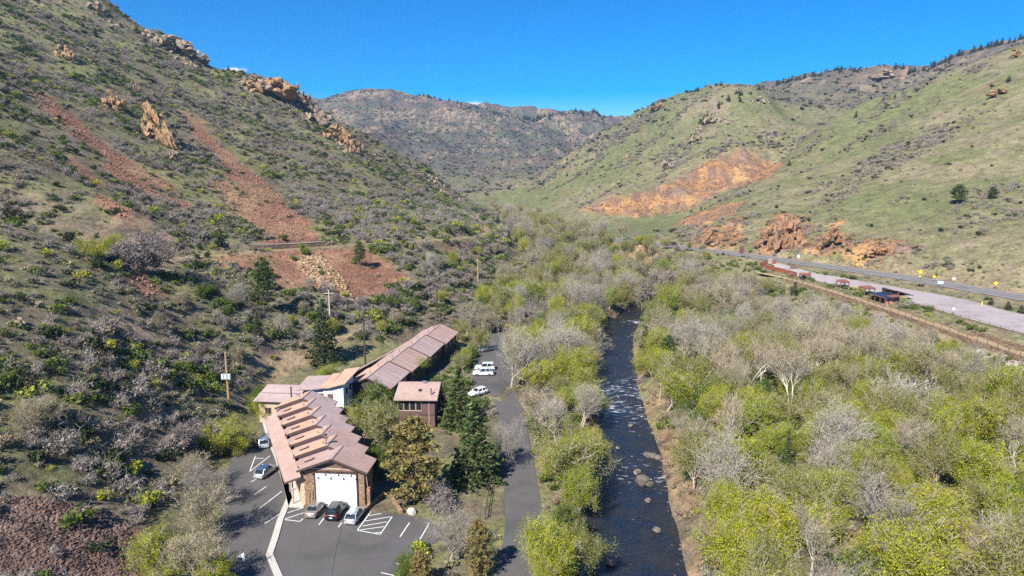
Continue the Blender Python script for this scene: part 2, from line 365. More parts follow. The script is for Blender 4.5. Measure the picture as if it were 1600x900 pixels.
def zat(x, y):
    x = np.asarray(x, float); y = np.asarray(y, float)
    i = np.clip(np.searchsorted(AX, x) - 1, 0, len(AX) - 2); j = np.clip(np.searchsorted(AY, y) - 1, 0, len(AY) - 2)
    fx = np.clip((x - AX[i]) / (AX[i + 1] - AX[i]), 0, 1); fy = np.clip((y - AY[j]) / (AY[j + 1] - AY[j]), 0, 1)
    return (ZZ[j, i] * (1 - fx) + ZZ[j, i + 1] * fx) * (1 - fy) + (ZZ[j + 1, i] * (1 - fx) + ZZ[j + 1, i + 1] * fx) * fy
def hit(px, py, tmin=60.0, tmax=2800.0):
    """where the line of sight through a photograph pixel first meets the ground: (x, y, z, depth)"""
    px = np.atleast_1d(np.asarray(px, float)); py = np.atleast_1d(np.asarray(py, float))
    dx, dy, dz = ray(px, py); ts = tmin * (tmax / tmin) ** np.linspace(0, 1, 700)
    T = np.full(px.shape, np.nan)
    for i in range(len(px)):
        g = (CAM_Z + dz[i] * ts) - zat(dx[i] * ts, dy[i] * ts); h = np.nonzero(g < 0)[0]
        if len(h):
            j = h[0]
            if j == 0: T[i] = ts[0]; continue
            T[i] = ts[j - 1] + (ts[j] - ts[j - 1]) * g[j - 1] / (g[j - 1] - g[j])
    return dx * T, dy * T, zat(dx * T, dy * T), T
def hit1(px, py):
    x, y, z, t = hit(px, py); return float(x[0]), float(y[0]), float(z[0]), float(t[0])
def ground_poly(pts):
    pts = np.array(pts, float); px = []; 
    for a, b in zip(pts, np.roll(pts, -1, 0)):
        for k in range(4): px.append(a + (b - a) * k / 4)
    px = np.array(px); x, y, z, t = hit(px[:, 0], px[:, 1]); ok = ~np.isnan(t)
    return np.c_[x[ok], y[ok]]
def zone(polys, soft, wob, scale):
    """soft mask of ground areas with a wandering edge"""
    wx = XX + wob * (fbm(XX / scale, YY / scale, 71, 3) - .44) * 2; wy = YY + wob * (fbm(XX / scale, YY / scale, 83, 3) - .44) * 2
    m = np.zeros(XX.shape)
    for p in polys:
        lo = p.min(0) - 3 * soft - wob; hi = p.max(0) + 3 * soft + wob
        bx = (XX > lo[0]) & (XX < hi[0]) & (YY > lo[1]) & (YY < hi[1])
        if not bx.any(): continue
        x, y = wx[bx], wy[bx]; ins = in_poly(x, y, p); d, _ = poly_dist(x, y, np.vstack([p, p[:1]]))
        sd = np.where(ins, d, -d); m[bx] = np.maximum(m[bx], smooth(-soft, soft, sd))
    return m
SCREE = [ground_poly(p) for p in [
    [(45,140),(75,150),(150,215),(215,262),(275,292),(262,300),(200,272),(130,225),(60,170)],
    [(278,172),(300,178),(345,228),(425,292),(470,340),(508,384),(418,391),(385,352),(352,318),(328,288),(345,280),(370,290),(330,240),(290,200)],
    [(300,404),(395,398),(508,389),(560,386),(612,418),(640,440),(600,452),(556,474),(520,462),(470,452),(430,452),(415,436),(360,420),(318,412)],
    [(170,240),(240,300),(300,318),(290,330),(220,300),(160,262)],
    [(180,420),(232,428),(250,462),(238,470),(196,446)],
    [(-40,770),(60,778),(150,792),(200,815),(215,860),(218,930),(-40,930)],
    [(150,300),(210,330),(200,345),(150,318)], [(90,230),(135,262),(180,300),(160,300),(110,262)]]]
ORANGE = [ground_poly(p) for p in [
    [(912,324),(950,312),(1000,306),(1022,300),(1060,278),(1120,246),(1165,236),(1208,258),(1196,280),(1130,300),(1100,322),(1060,334),(1010,338),(940,336)],
    [(1074,388),(1088,362),(1130,346),(1166,336),(1150,366),(1132,390)], [(1172,390),(1190,350),(1215,330),(1254,338),(1262,388)], [(1266,392),(1280,362),(1304,350),(1332,366),(1348,392)],
    [(1064,346),(1120,322),(1165,312),(1150,336),(1100,352),(1078,366)],
    [(1340,398),(1360,372),(1400,378),(1432,398),(1420,416),(1350,408)]]]
z_scree = zone(SCREE, 2.2, 5.5, 9); z_orange = zone(ORANGE, 5, 15, 26)
ZZ = ZZ + z_orange * (ridged(XX / 16, YY / 16, 191, 3) - .45) * 4 * smooth(200, 350, np.hypot(XX, YY)) + smooth(.3,.7,z_scree) * (fbm(XX / 2.6, YY / 2.6, 7, 2) - .4) * .5
gy, gx = np.gradient(ZZ, AY, AX); SLOPE = np.hypot(gx, gy)
DIST = np.hypot(XX, YY)
dcr, _, _ = poly_dist(XX, YY, CREEK[::2], True)
z_bank = (1 - smooth(np.where(XX > np.interp(YY, CREEK[:, 1], CREEK[:, 0]), 4.0, 1.5), np.where(XX > np.interp(YY, CREEK[:, 1], CREEK[:, 0]), 8.0, 4.5), dcr - creek_half(YY) + 3 * (fbm(XX / 7, YY / 7, 19, 3) - .44))) * (YY < 420)
dben, _ = poly_dist(XX, YY, BENCH[::2]); z_dirt = 1 - smooth(1.3, 2.6, dben)
TRACKS = [[(560,512),(500,540),(452,560),(430,580),(418,600)], [(1205,500),(1180,480),(1165,470)], [(1025,366),(1045,378),(1062,388)], [(300,402),(260,410),(225,424)],[(900,352),(960,356)],[(1225,455),(1200,470),(1190,482)]]
for tpx in TRACKS:
    q = np.array(tpx, float); x, y, z, t = hit(q[:, 0], q[:, 1]); ok = ~np.isnan(t)
    if ok.sum() > 1:
        d, _ = poly_dist(XX, YY, np.c_[x[ok], y[ok]]); z_dirt = np.maximum(z_dirt, 1 - smooth(1.0, 2.6, d + 1.6 * fbm(XX / 5, YY / 5, 5, 2) - .6))
drd, _ = poly_dist(XX, YY, ROAD[::2]); z_dirt = np.maximum(z_dirt, 0.8 * (1 - smooth(7.5, 11, drd)))
z_green = 1.0 * smooth(1500, 1100, DIST) * smooth(-12, 12, XX - np.interp(YY, [0, 300, 600, 900, 1400], [60, 20, 0, -60, -150]) + 30 * (fbm(XX / 30, YY / 30, 61, 3) - .44))
ridge_rock = smooth(900, 500, DIST) * smooth(0.66, 0.95, SLOPE + 0.5 * (fbm(XX / 25, YY / 25, 55, 3) - .44))
z_rock = np.clip(ridge_rock + smooth(.56, .68, fbm(XX / 60 + 9, YY / 60, 91, 4) + 0.2 * smooth(60, 200, ZZ)) * smooth(1150, 1400, DIST) * .8, 0, 1)
z_floor = smooth(14, 6, ZZ - np.interp(YY, [0, 200, 400, 600], [0, 2, 7, 9])) * (YY < 700)
z_lawn = np.zeros(XX.shape)
for cx, cy, r in [(-7.5,103,5),(-13,119,5),(-4,112,3.5)]: z_lawn = np.maximum(z_lawn, 1 - smooth(r * .6, r, np.hypot(XX - cx, YY - cy)))
for cx, cy, r in [(76,140,6),(60,125,5),(88,150,5)]: z_lawn = np.maximum(z_lawn, .8 * (1 - smooth(r * .5, r, np.hypot(XX - cx, YY - cy))))
z_far = smooth(700, 1700, DIST)
ny, nx = XX.shape
idx = np.arange(ny * nx).reshape(ny, nx)
gf = np.stack([idx[:-1, :-1], idx[:-1, 1:], idx[1:, 1:], idx[1:, :-1]], -1).reshape(-1, 4)
def lerp(m, a, b): return np.asarray(a) * (1 - m[..., None]) + np.asarray(b) * m[..., None]
def ground_colour():
    x, y = XX, YY
    n1 = fbm(x / 28, y / 28, 101, 4); n2 = fbm(x / 6, y / 6, 111, 4); n3 = fbm(x / 2.2, y / 2.2, 121, 3); n4 = fbm(x / 85, y / 85, 131, 4)
    ones = np.ones(x.shape)
    left = lerp(smooth(.32, .58, n2), (.19, .155, .105) * ones[..., None], (.165, .158, .075)); left = lerp(smooth(.44, .60, n1), left, (.205, .195, .088)); left = lerp(smooth(.5, .68, n3), left, (.115, .10, .072))
    right = lerp(smooth(.33, .6, n1), (.23, .2, .112) * ones[..., None], (.18, .178, .08)); right = lerp(smooth(.46, .7, n2), right, (.25, .205, .135)); right = lerp(smooth(.42, .62, n4), right, (.162, .17, .075)); right = lerp(smooth(.5, .7, n3) * .7, right, (.13, .115, .075))
    c = lerp(z_green, left, right)
    f1 = fbm(x / 120, y / 120, 141, 5); f2 = fbm(x / 30, y / 30, 151, 4)
    fr = lerp(smooth(.36, .58, f1), (.112, .104, .092) * ones[..., None], (.108, .115, .068)); fr = lerp(smooth(.44, .6, f2), fr, (.082, .076, .065)); fr = lerp(smooth(.5, .62, fbm(x / 70, y / 70, 161, 5)), fr, (.135, .102, .085))
    c = lerp(z_far, c, fr)
    rk = lerp(smooth(.34, .58, n2), (.22, .145, .095) * ones[..., None], (.34, .25, .17)); rk = lerp(smooth(.45, .6, n3), rk, (.11, .09, .075))
    c = lerp(z_rock * smooth(.3, .5, f2 * .5 + n2 * .5), c, rk)
    sc = lerp(smooth(.35, .6, n3), (.20, .10, .066) * ones[..., None], (.29, .155, .1)); sc = lerp(smooth(.38, .6, n1), sc, (.28, .175, .105))
    c = lerp(smooth(.3, .7, z_scree + (n2 - .44) * 1.1), c, sc)
    o1 = fbm(x / 15, y / 15 + ZZ / 20, 171, 4)
    orr = lerp(smooth(.36, .52, o1), (.235, .155, .11) * ones[..., None], (.37, .20, .09)); orr = lerp(smooth(.42, .56, fbm(x / 24, y / 24, 181, 3)), orr, (.24, .165, .13)); orr = lerp(smooth(.46, .62, n2) * .8, orr, (.17, .105, .07)); orr = lerp(smooth(.48, .58, fbm(x / 9, y / 14, 187, 3)), orr, (.42, .245, .11))
    c = lerp(smooth(.35, .65, z_orange + (n1 - .44) * 1.0 + (n2 - .44) * .8), c, orr)
    c = lerp(z_dirt * .85, c, lerp(smooth(.3, .6, n3), (.36, .27, .165) * ones[..., None], (.26, .185, .11)))
    c = lerp(z_bank * smooth(.3, .5, n2), c, lerp(smooth(.35, .6, n3), (.30, .205, .12) * ones[..., None], (.18, .12, .075)))
    c = lerp(z_lawn * smooth(.28, .44, n2), c, lerp(smooth(.3, .6, n3), (.12, .17, .04) * ones[..., None], (.19, .2, .065)))
    return c * .86
GC = ground_colour()
def ground_material():
    k = NT('hillside_ground'); p = k.pos(); c = k.attr('ground_colour').outputs['Color']
    n = k.noise(0.9, 6, .72, p)
    f = k.n('ShaderNodeMix', data_type='RGBA', blend_type='MULTIPLY'); f.inputs[0].default_value = 1.0
    k.l(c, f.inputs[6]); g = k.math('MULTIPLY', k.mr(n, .3, .7, .5, 1.55), k.mr(k.noise(.16, 4, .7, p), .3, .7, .68, 1.36)); cc = k.n('ShaderNodeCombineColor')
    for i in range(3): k.l(g, cc.inputs[i])
    k.l(cc.outputs[0], f.inputs[7])
    k.princ(f.outputs[2], 0.95, spec=.1, normal=k.bump(n, .6, .8)); return k.m
M_ground = ground_material()
terrain = obj('terrain', np_mesh('terrain', np.stack([XX, YY, ZZ], -1).reshape(-1, 3), gf, [M_ground], True, {'ground_colour': np.concatenate([GC, np.ones((*XX.shape, 1))], -1).reshape(-1, 4)}))
tag(terrain, 'canyon floor and steep grassy hillsides', kind='structure')
# ------------------------------------------------------------------ little mesh builder
class MB:
    def __init__(s): s.v = []; s.f = []
    def add(s, vs, fs):
        n = len(s.v); s.v.extend([tuple(map(float, q)) for q in vs]); s.f.extend([tuple(i + n for i in f) for f in fs]); return s
    def box(s, c, size, rz=0.0, taper=1.0):
        hx, hy, hz = size[0] / 2, size[1] / 2, size[2] / 2; ca, sa = math.cos(rz), math.sin(rz); vs = []
        for z, k in ((-hz, 1.0), (hz, taper)):
            for x, y in ((-hx, -hy), (hx, -hy), (hx, hy), (-hx, hy)):
                x, y = x * k, y * k; vs.append((c[0] + x * ca - y * sa, c[1] + x * sa + y * ca, c[2] + z))
        return s.add(vs, [(3, 2, 1, 0), (4, 5, 6, 7), (0, 1, 5, 4), (1, 2, 6, 5), (2, 3, 7, 6), (3, 0, 4, 7)])
    def bar(s, a, b, w, h=None, up=(0, 0, 1)):
        a, b = Vector(a), Vector(b); d = (b - a); L = d.length; d.normalize(); h = h or w
        u = Vector(up); x = d.cross(u)
        if x.length < 1e-4: x = d.cross(Vector((0, 1, 0)))
        x.normalize(); y = x.cross(d)
        vs = [p + x * (sx * w / 2) + y * (sy * h / 2) for p in (a, b) for sx, sy in ((-1, -1), (1, -1), (1, 1), (-1, 1))]
        return s.add(vs, [(3, 2, 1, 0), (4, 5, 6, 7), (0, 1, 5, 4), (1, 2, 6, 5), (2, 3, 7, 6), (3, 0, 4, 7)])
    def tube(s, pts, rad, n=6, cap=True):
        pts = [Vector(p) for p in pts]; rad = rad if hasattr(rad, '__len__') else [rad] * len(pts); rings = []
        for i, p in enumerate(pts):
            d = (pts[min(i + 1, len(pts) - 1)] - pts[max(i - 1, 0)]).normalized(); r = Vector((1, 0, 0)) if abs(d.x) < .8 else Vector((0, 1, 0))
            x = d.cross(r).normalized(); y = d.cross(x)
            rings.append([p + (x * math.cos(2 * math.pi * k / n) + y * math.sin(2 * math.pi * k / n)) * rad[i] for k in range(n)])
        return s.loft(rings, cap)
    def loft(s, rings, cap=True):
        n = len(rings[0]); vs = [q for r in rings for q in r]; fs = []
        for i in range(len(rings) - 1):
            for k in range(n): fs.append((i * n + k, i * n + (k + 1) % n, (i + 1) * n + (k + 1) % n, (i + 1) * n + k))
        if cap: fs.append(tuple(range(n - 1, -1, -1))); fs.append(tuple(range((len(rings) - 1) * n, len(rings) * n)))
        return s.add(vs, fs)
    def prism(s, poly, z0, z1):
        n = len(poly); return s.loft([[(p[0], p[1], z0) for p in poly], [(p[0], p[1], z1) for p in poly]])
    def slab(s, quad, th):
        """a plate of thickness th hanging under the given (ccw from above) corner points"""
        n = len(quad); top = [tuple(q) for q in quad]; bot = [(q[0], q[1], q[2] - th) for q in quad]
        return s.loft([bot, top])
    def cyl(s, c, r, h, n=12, axis='z'):
        rings = []
        for e in (-h / 2, h / 2):
            ring = []
            for k in range(n):
                a = 2 * math.pi * k / n; p, q = r * math.cos(a), r * math.sin(a)
                ring.append({'z': (c[0] + p, c[1] + q, c[2] + e), 'x': (c[0] + e, c[1] + p, c[2] + q), 'y': (c[0] + p, c[1] + e, c[2] + q)}[axis])
            rings.append(ring)
        return s.loft(rings)
    def mesh(s, name, mat=None, shade=False):
        me = bpy.data.meshes.new(name); me.from_pydata(s.v, [], s.f)
        if mat: me.materials.append(mat)
        if shade: me.polygons.foreach_set('use_smooth', [True] * len(me.polygons))
        me.update(); return me
    def build(s, name, mat, parent=None, shade=False): return obj(name, s.mesh(name, mat, shade), parent)

# ------------------------------------------------------------------ paving and water
def asphalt(name, col, tint):
    k = NT(name); p = k.pos(); n = k.noise(.35, 5, .6, p); g = k.noise(18, 2, .6, p); cr = k.voro(.16, p, 'DISTANCE_TO_EDGE')
    c = k.mix(k.mr(n, .35, .68), col, tint); c = k.mix(k.mr(g, .4, .8, 0, .5), c, tuple(x * 1.5 for x in col))
    c = k.mix(k.mr(k.noise(.11, 6, .7, p), .5, .64, 0, .5), c, tuple(x * .62 for x in col)); c = k.mix(k.math('MULTIPLY', k.mr(cr, .0, .006, .5, 0), k.mr(n, .45, .6)), c, tuple(x * .4 for x in col)); k.princ(c, .9, spec=.2, normal=k.bump(g, .3, .02)); return k.m
M_asph = asphalt('asphalt', (.09, .084, .082), (.108, .10, .096)); M_high = asphalt('highway_asphalt', (.15, .145, .15), (.19, .183, .185)); M_plum = asphalt('red_gravel_paving', (.30, .255, .255), (.35, .30, .295))
M_white = simple('road_paint', (.72, .71, .68), .8, var=.15, scale=1.5); M_yellow = simple('yellow_paint', (.6, .4, .06), .8)
M_conc = simple('concrete', (.46, .43, .39), .9, var=.15, scale=.6, bump=.2)

def ribbon(name, line, offs, mat, lift, parent=None):
    line = np.asarray(line); d = np.gradient(line[:, :2], axis=0); d /= np.linalg.norm(d, axis=1)[:, None]; nrm = np.c_[-d[:, 1], d[:, 0]]
    v = []
    for o in offs: v.append(np.c_[line[:, :2] + nrm * o, line[:, 2] + lift])
    v = np.stack(v, 1); n, m = v.shape[:2]; i = np.arange(n * m).reshape(n, m)
    f = np.stack([i[:-1, 1:], i[:-1, :-1], i[1:, :-1], i[1:, 1:]], -1).reshape(-1, 4)
    return obj(name, np_mesh(name, v.reshape(-1, 3), f, [mat]), parent)
def sheet(name, poly, z, mat, parent=None):
    import bmesh
    bm = bmesh.new(); f = bm.faces.new([bm.verts.new((p[0], p[1], z)) for p in poly]); bmesh.ops.recalc_face_normals(bm, faces=bm.faces)
    if f.normal.z < 0: f.normal_flip()
    bmesh.ops.triangulate(bm, faces=bm.faces); me = bpy.data.meshes.new(name); bm.to_mesh(me); bm.free(); me.materials.append(mat); return obj(name, me, parent)

lot = tag(sheet('parking_lot', LOT, 0.02, M_asph), 'grey asphalt parking lot before the garage gable', kind='structure')
lane = tag(ribbon('driveway', LANE, [-2.6, 0, 2.6], M_asph, .04), 'narrow asphalt drive beside the creek trees', kind='structure')
yard = tag(sheet('yard_paving', YARD, 1.0, M_asph), 'paved yard with parked cars behind the brown house', kind='structure')
road = tag(ribbon('highway', ROAD, [-5.6, -2, 2, 5.6], M_high, .02), 'two lane canyon highway below the right hillside', kind='structure')
for nm, o, wd, mt in (('edge_line', -4.4, .2, M_white), ('edge_line', 4.4, .2, M_white), ('centre_line', -.2, .14, M_yellow), ('centre_line', .2, .14, M_yellow)):
    ribbon(nm, ROAD, [o - wd / 2, o + wd / 2], mt, .035, road)
def drape_strip(name, top_px, bot_px, mat, lift, rows=7, cols=40):
    def res(pp):
        q = np.array(pp, float); x, y, z, t = hit(q[:, 0], q[:, 1]); l = np.c_[x, y]; s = np.r_[0, np.cumsum(np.linalg.norm(np.diff(l, axis=0), axis=1))]; e = np.linspace(0, s[-1], cols)
        return np.c_[np.interp(e, s, l[:, 0]), np.interp(e, s, l[:, 1])]
    a, b = res(top_px), res(bot_px); g = np.stack([b + (a - b) * k / (rows - 1) for k in range(rows)], 1)
    z = zat(g[..., 0], g[..., 1]) + lift; v = np.concatenate([g, z[..., None]], -1); n, m = v.shape[:2]; i = np.arange(n * m).reshape(n, m)
    f = np.stack([i[:-1, 1:], i[:-1, :-1], i[1:, :-1], i[1:, 1:]], -1).reshape(-1, 4); return obj(name, np_mesh(name, v.reshape(-1, 3), f, [mat])), g
plum, plum_g = drape_strip('trailhead_lot', [(1214,412),(1240,418),(1275,428),(1309,433),(1367,444),(1420,453),(1472,462),(1512,470),(1540,478),(1572,487),(1600,492),(1660,508),(1720,525)],
                   [(1196,417),(1232,428),(1272,438),(1300,445),(1339,453),(1380,462),(1426,474),(1460,483),(1488,491),(1530,503),(1600,522),(1660,540),(1720,556)], M_plum, .14)
tag(plum, 'reddish purple trailhead parking lot beside the highway', kind='structure')
for side, w0 in ((-1, .2), (0, .2)):
    line = plum_g[:, side, :]; l3 = np.c_[line, zat(line[:, 0], line[:, 1]) + .17]; ribbon('kerb_line', l3, [-.22, .22], M_conc, .03, plum)
trail = tag(ribbon('trail', TRAIL, [-1.5, 0, 1.5], simple('trail_gravel', (.40, .28, .17), .95, var=.15, scale=.5), .0), 'tan gravel trail on top of the stone wall', kind='structure')
# lot markings
def stripe(a, b, wd=.13, z=.028, mat=M_white, name='stripe'):
    a, b = G(*a, z), G(*b, z); d = np.array([b[0] - a[0], b[1] - a[1]]); d /= np.linalg.norm(d); n = np.array([-d[1], d[0]]) * wd / 2
    m = MB(); m.add([(a[0] - n[0], a[1] - n[1], z), (a[0] + n[0], a[1] + n[1], z), (b[0] + n[0], b[1] + n[1], z), (b[0] - n[0], b[1] - n[1], z)], [(3, 2, 1, 0)])
    o = m.build(name, mat, lot); return o
zm = lambda X, Y: (340 + X / 5.333, 760 + Y / 5.333)
for q in [(340,190,535,40),(303,72,405,0),(390,310,525,225),(562,270,715,220),(582,220,710,178),(605,165,700,130),(560,276,685,292),(685,292,712,268),(843,320,885,265),(1005,340,1035,300),
          (1165,365,1275,212),(1355,400,1455,250),(1165,365,1355,400),(1250,245,1365,225),(1230,288,1440,253),(1208,330,1410,295),(1190,362,1385,335),(1310,388,1375,378),(1520,420,1600,300),(1480,638,1560,652),(1362,718,1480,744)]:
    stripe(zm(q[0], q[1]), zm(q[2], q[3]))
for a, b in [((656,843),(671,817)),((390,737),(399,713)),((390,737),(422,712)),((392,753),(401,748)),((396,716),(412,716))]: stripe(a, b)
stripe((381,877),(381,868.5), .25, name='arrow_stem')
aa = G(381,863,.029); MB().add([(aa[0], aa[1], .03), (aa[0] - .5, aa[1] - 1.2, .03), (aa[0] + .5, aa[1] - 1.2, .03)], [(1, 2, 0)]).build('arrow_head', M_white, lot)
crack = [zm(1035,345), zm(1015,420), zm(990,520), zm(975,600), zm(960,690), zm(955,747)]
for a, b in zip(crack[:-1], crack[1:]): stripe(a, b, .06, .024, simple('crack_sealant', (.03, .03, .03), .8) if a == crack[0] else bpy.data.materials['crack_sealant'], 'crack_seal')
side = np.array([G(*a, .02) for a in [(412,655),(419,678),(424,693),(432,712),(440,735),(447,758),(452,779),(446,793),(438,812),(430,840),(421,867),(428,884),(436,903),(450,940)]])
sw = ribbon('sidewalk', side, [-.42, .42], M_conc, .12); tag(sw, 'pale concrete walkway strip crossing the lot', kind='structure')
m = MB(); L = np.asarray(side)
sol = sw.modifiers.new('thick', 'SOLIDIFY'); sol.thickness = .12; sol.offset = -1

def water_material():
    k = NT('creek_water'); p = k.pos(); rap = k.attr('rapid').outputs['Fac']
    mp = k.n('ShaderNodeMapping'); mp.inputs['Scale'].default_value = (.6, 1.5, 1); k.l(p, mp.inputs[0]); v = mp.outputs[0]
    n = k.noise(.9, 5, .62, v, .6); n2 = k.noise(.25, 3, .5, p); fine = k.noise(3.0, 3, .6, v, .4)
    c = k.mix(k.mr(n2, .35, .65), (.006, .014, .03), (.02, .02, .02)); c = k.mix(k.mr(fine, .5, .75), c, (.045, .042, .034))
    f = k.mr(k.math('ADD', n, k.math('MULTIPLY', rap, .24)), .71, .85)
    c = k.mix(f, c, (.62, .65, .68))
    k.princ(c, k.mr(f, 0, 1, .12, .6), spec=.5, normal=k.bump(k.math('ADD', n, k.math('MULTIPLY', fine, .3)), .7, .35)); return k.m
line = dense(CREEK, 1.6); hw = creek_half(line[:, 1]) + 3.4
d = np.gradient(line[:, :2], axis=0); d /= np.linalg.norm(d, axis=1)[:, None]; nr = np.c_[-d[:, 1], d[:, 0]]; cols = np.linspace(-1, 1, 15)
v = np.stack([np.c_[line[:, :2] + nr * (hw * c)[:, None], line[:, 2]] for c in cols], 1)
rap = np.interp(v[..., 1], [60,90,98,104,110,113,118,124,130,136,142,150,160,170,212,217,222,228,240], [.1,.0,.1,.6,.8,.3,.2,.5,.5,1,.6,.9,.5,.2,.2,1.1,.2,.1,.1]) * (0.5 + fbm(v[..., 0] / 4, v[..., 1] / 3, 3, 2))
i = np.arange(v.shape[0] * v.shape[1]).reshape(v.shape[:2])
wz = v.copy(); wz[..., 2] += .16 * (fbm(v[..., 0] / 2.2, v[..., 1] / 1.5, 12, 3) - .44)
creek = obj('creek', np_mesh('creek', wz.reshape(-1, 3), np.stack([i[:-1, 1:], i[:-1, :-1], i[1:, :-1], i[1:, 1:]], -1).reshape(-1, 4), [water_material()], True, {'rapid': rap.ravel()}))
tag(creek, 'dark fast creek running down the canyon', kind='structure')
# ------------------------------------------------------------------ building materials
def roof_material(name, a, b, c3):
    k = NT(name); p = k.pos(); n = k.noise(.28, 5, .65, p); s = k.noise(1.4, 4, .7, p); w = k.n('ShaderNodeTexWave'); w.wave_type = 'BANDS'; w.bands_direction = 'Z'; w.inputs['Scale'].default_value = 3.2; w.inputs['Distortion'].default_value = 1.2; w.inputs['Detail'].default_value = 2; k.l(p, w.inputs[0])
    c = k.mix(k.mr(n, .36, .64), a, b); c = k.mix(k.mr(s, .5, .72), c, c3); c = k.mix(k.mr(w.outputs['Fac'], .0, .25, .22, 0), c, (.1, .07, .065))
    k.princ(c, .92, spec=.15, normal=k.bump(k.math('ADD', s, k.math('MULTIPLY', w.outputs['Fac'], .4)), .4, .06)); return k.m
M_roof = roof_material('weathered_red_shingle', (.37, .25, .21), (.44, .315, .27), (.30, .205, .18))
M_roof_o = roof_material('sunlit_orange_shingle', (.50, .30, .205), (.54, .36, .265), (.42, .27, .2))  # brighter shingle copy: sunlight on the left-facing slopes put into the colour
M_roof_g = roof_material('grey_pink_shingle', (.36, .265, .25), (.42, .325, .31), (.30, .24, .235))
def stone_material(name, cols, scale, mortar):
    k = NT(name); p = k.obj(); mp = k.n('ShaderNodeMapping'); mp.inputs['Scale'].default_value = (1, 1, 1.9); k.l(p, mp.inputs[0])
    v = k.n('ShaderNodeTexVoronoi'); v.inputs['Scale'].default_value = scale; k.l(mp.outputs[0], v.inputs['Vector']); e = k.voro(scale, mp.outputs[0], 'DISTANCE_TO_EDGE')
    h = k.n('ShaderNodeSeparateColor'); k.l(v.outputs['Color'], h.inputs[0])
    c = k.ramp(h.outputs[0], [(i / (len(cols) - 1), q) for i, q in enumerate(cols)]); c = k.mix(k.mr(e, .02, .07, 1, 0), c, mortar)
    k.princ(c, .9, spec=.2, normal=k.bump(k.mr(e, 0, .12), .7, .08)); return k.m
M_stone = stone_material('fieldstone', [(.16, .09, .055), (.34, .2, .12), (.22, .14, .085), (.42, .27, .17), (.3, .16, .09)], 2.6, (.2, .16, .12))
M_block = stone_material('retaining_stone', [(.2, .13, .085), (.32, .22, .14), (.15, .1, .07), (.38, .27, .18)], 1.5, (.06, .045, .035))
M_rstone = stone_material('pale_pier_stone', [(.35, .3, .24), (.5, .42, .32), (.28, .23, .19), (.42, .33, .26)], 2.4, (.25, .22, .18))
def plank_material(name, col, scale=3.5):
    k = NT(name); p = k.obj(); w = k.n('ShaderNodeTexWave'); w.wave_type = 'BANDS'; w.bands_direction = 'X'; w.inputs['Scale'].default_value = scale; k.l(p, w.inputs[0]); n = k.noise(2, 4, vec=p)
    c = k.mix(n, tuple(x * .8 for x in col), tuple(x * 1.2 for x in col)); c = k.mix(k.mr(w.outputs['Fac'], 0, .12, .6, 0), c, tuple(x * .35 for x in col)); k.princ(c, .8, spec=.2, normal=k.bump(w.outputs['Fac'], .3, .03)); return k.m
M_plank = plank_material('brown_board_siding', (.145, .085, .078)); M_plank_d = plank_material('dark_board_siding', (.07, .05, .042))
M_stucco = simple('white_stucco', (.8, .79, .75), .9, var=.05, scale=1.2, bump=.15); M_door = simple('white_door_paint', (.85, .85, .84), .6, var=.02, scale=.7)
M_tan = simple('tan_stucco', (.45, .36, .25), .9, var=.1); M_fascia = simple('dark_fascia', (.075, .05, .042), .7); M_trim = simple('weathered_trim', (.36, .26, .22), .8)
def glass_material(name, col=(.012, .016, .02)):
    k = NT(name); n = k.noise(.7, 2, vec=k.pos()); k.princ(col, .06, spec=.6, normal=k.bump(n, .05, .05)); return k.m
M_glass = glass_material('window_glass'); M_metal = simple('galvanised_metal', (.45, .45, .46), .4, .8); M_black = simple('black_metal', (.02, .02, .022), .5)
M_wood = simple('weathered_wood', (.16, .1, .06), .85, var=.2); M_pole = simple('pole_wood', (.42, .27, .13), .85, var=.2); M_poled = simple('creosote_pole', (.07, .05, .038), .85, var=.2); M_polel = simple('silvered_pole', (.5, .45, .36), .85, var=.15)

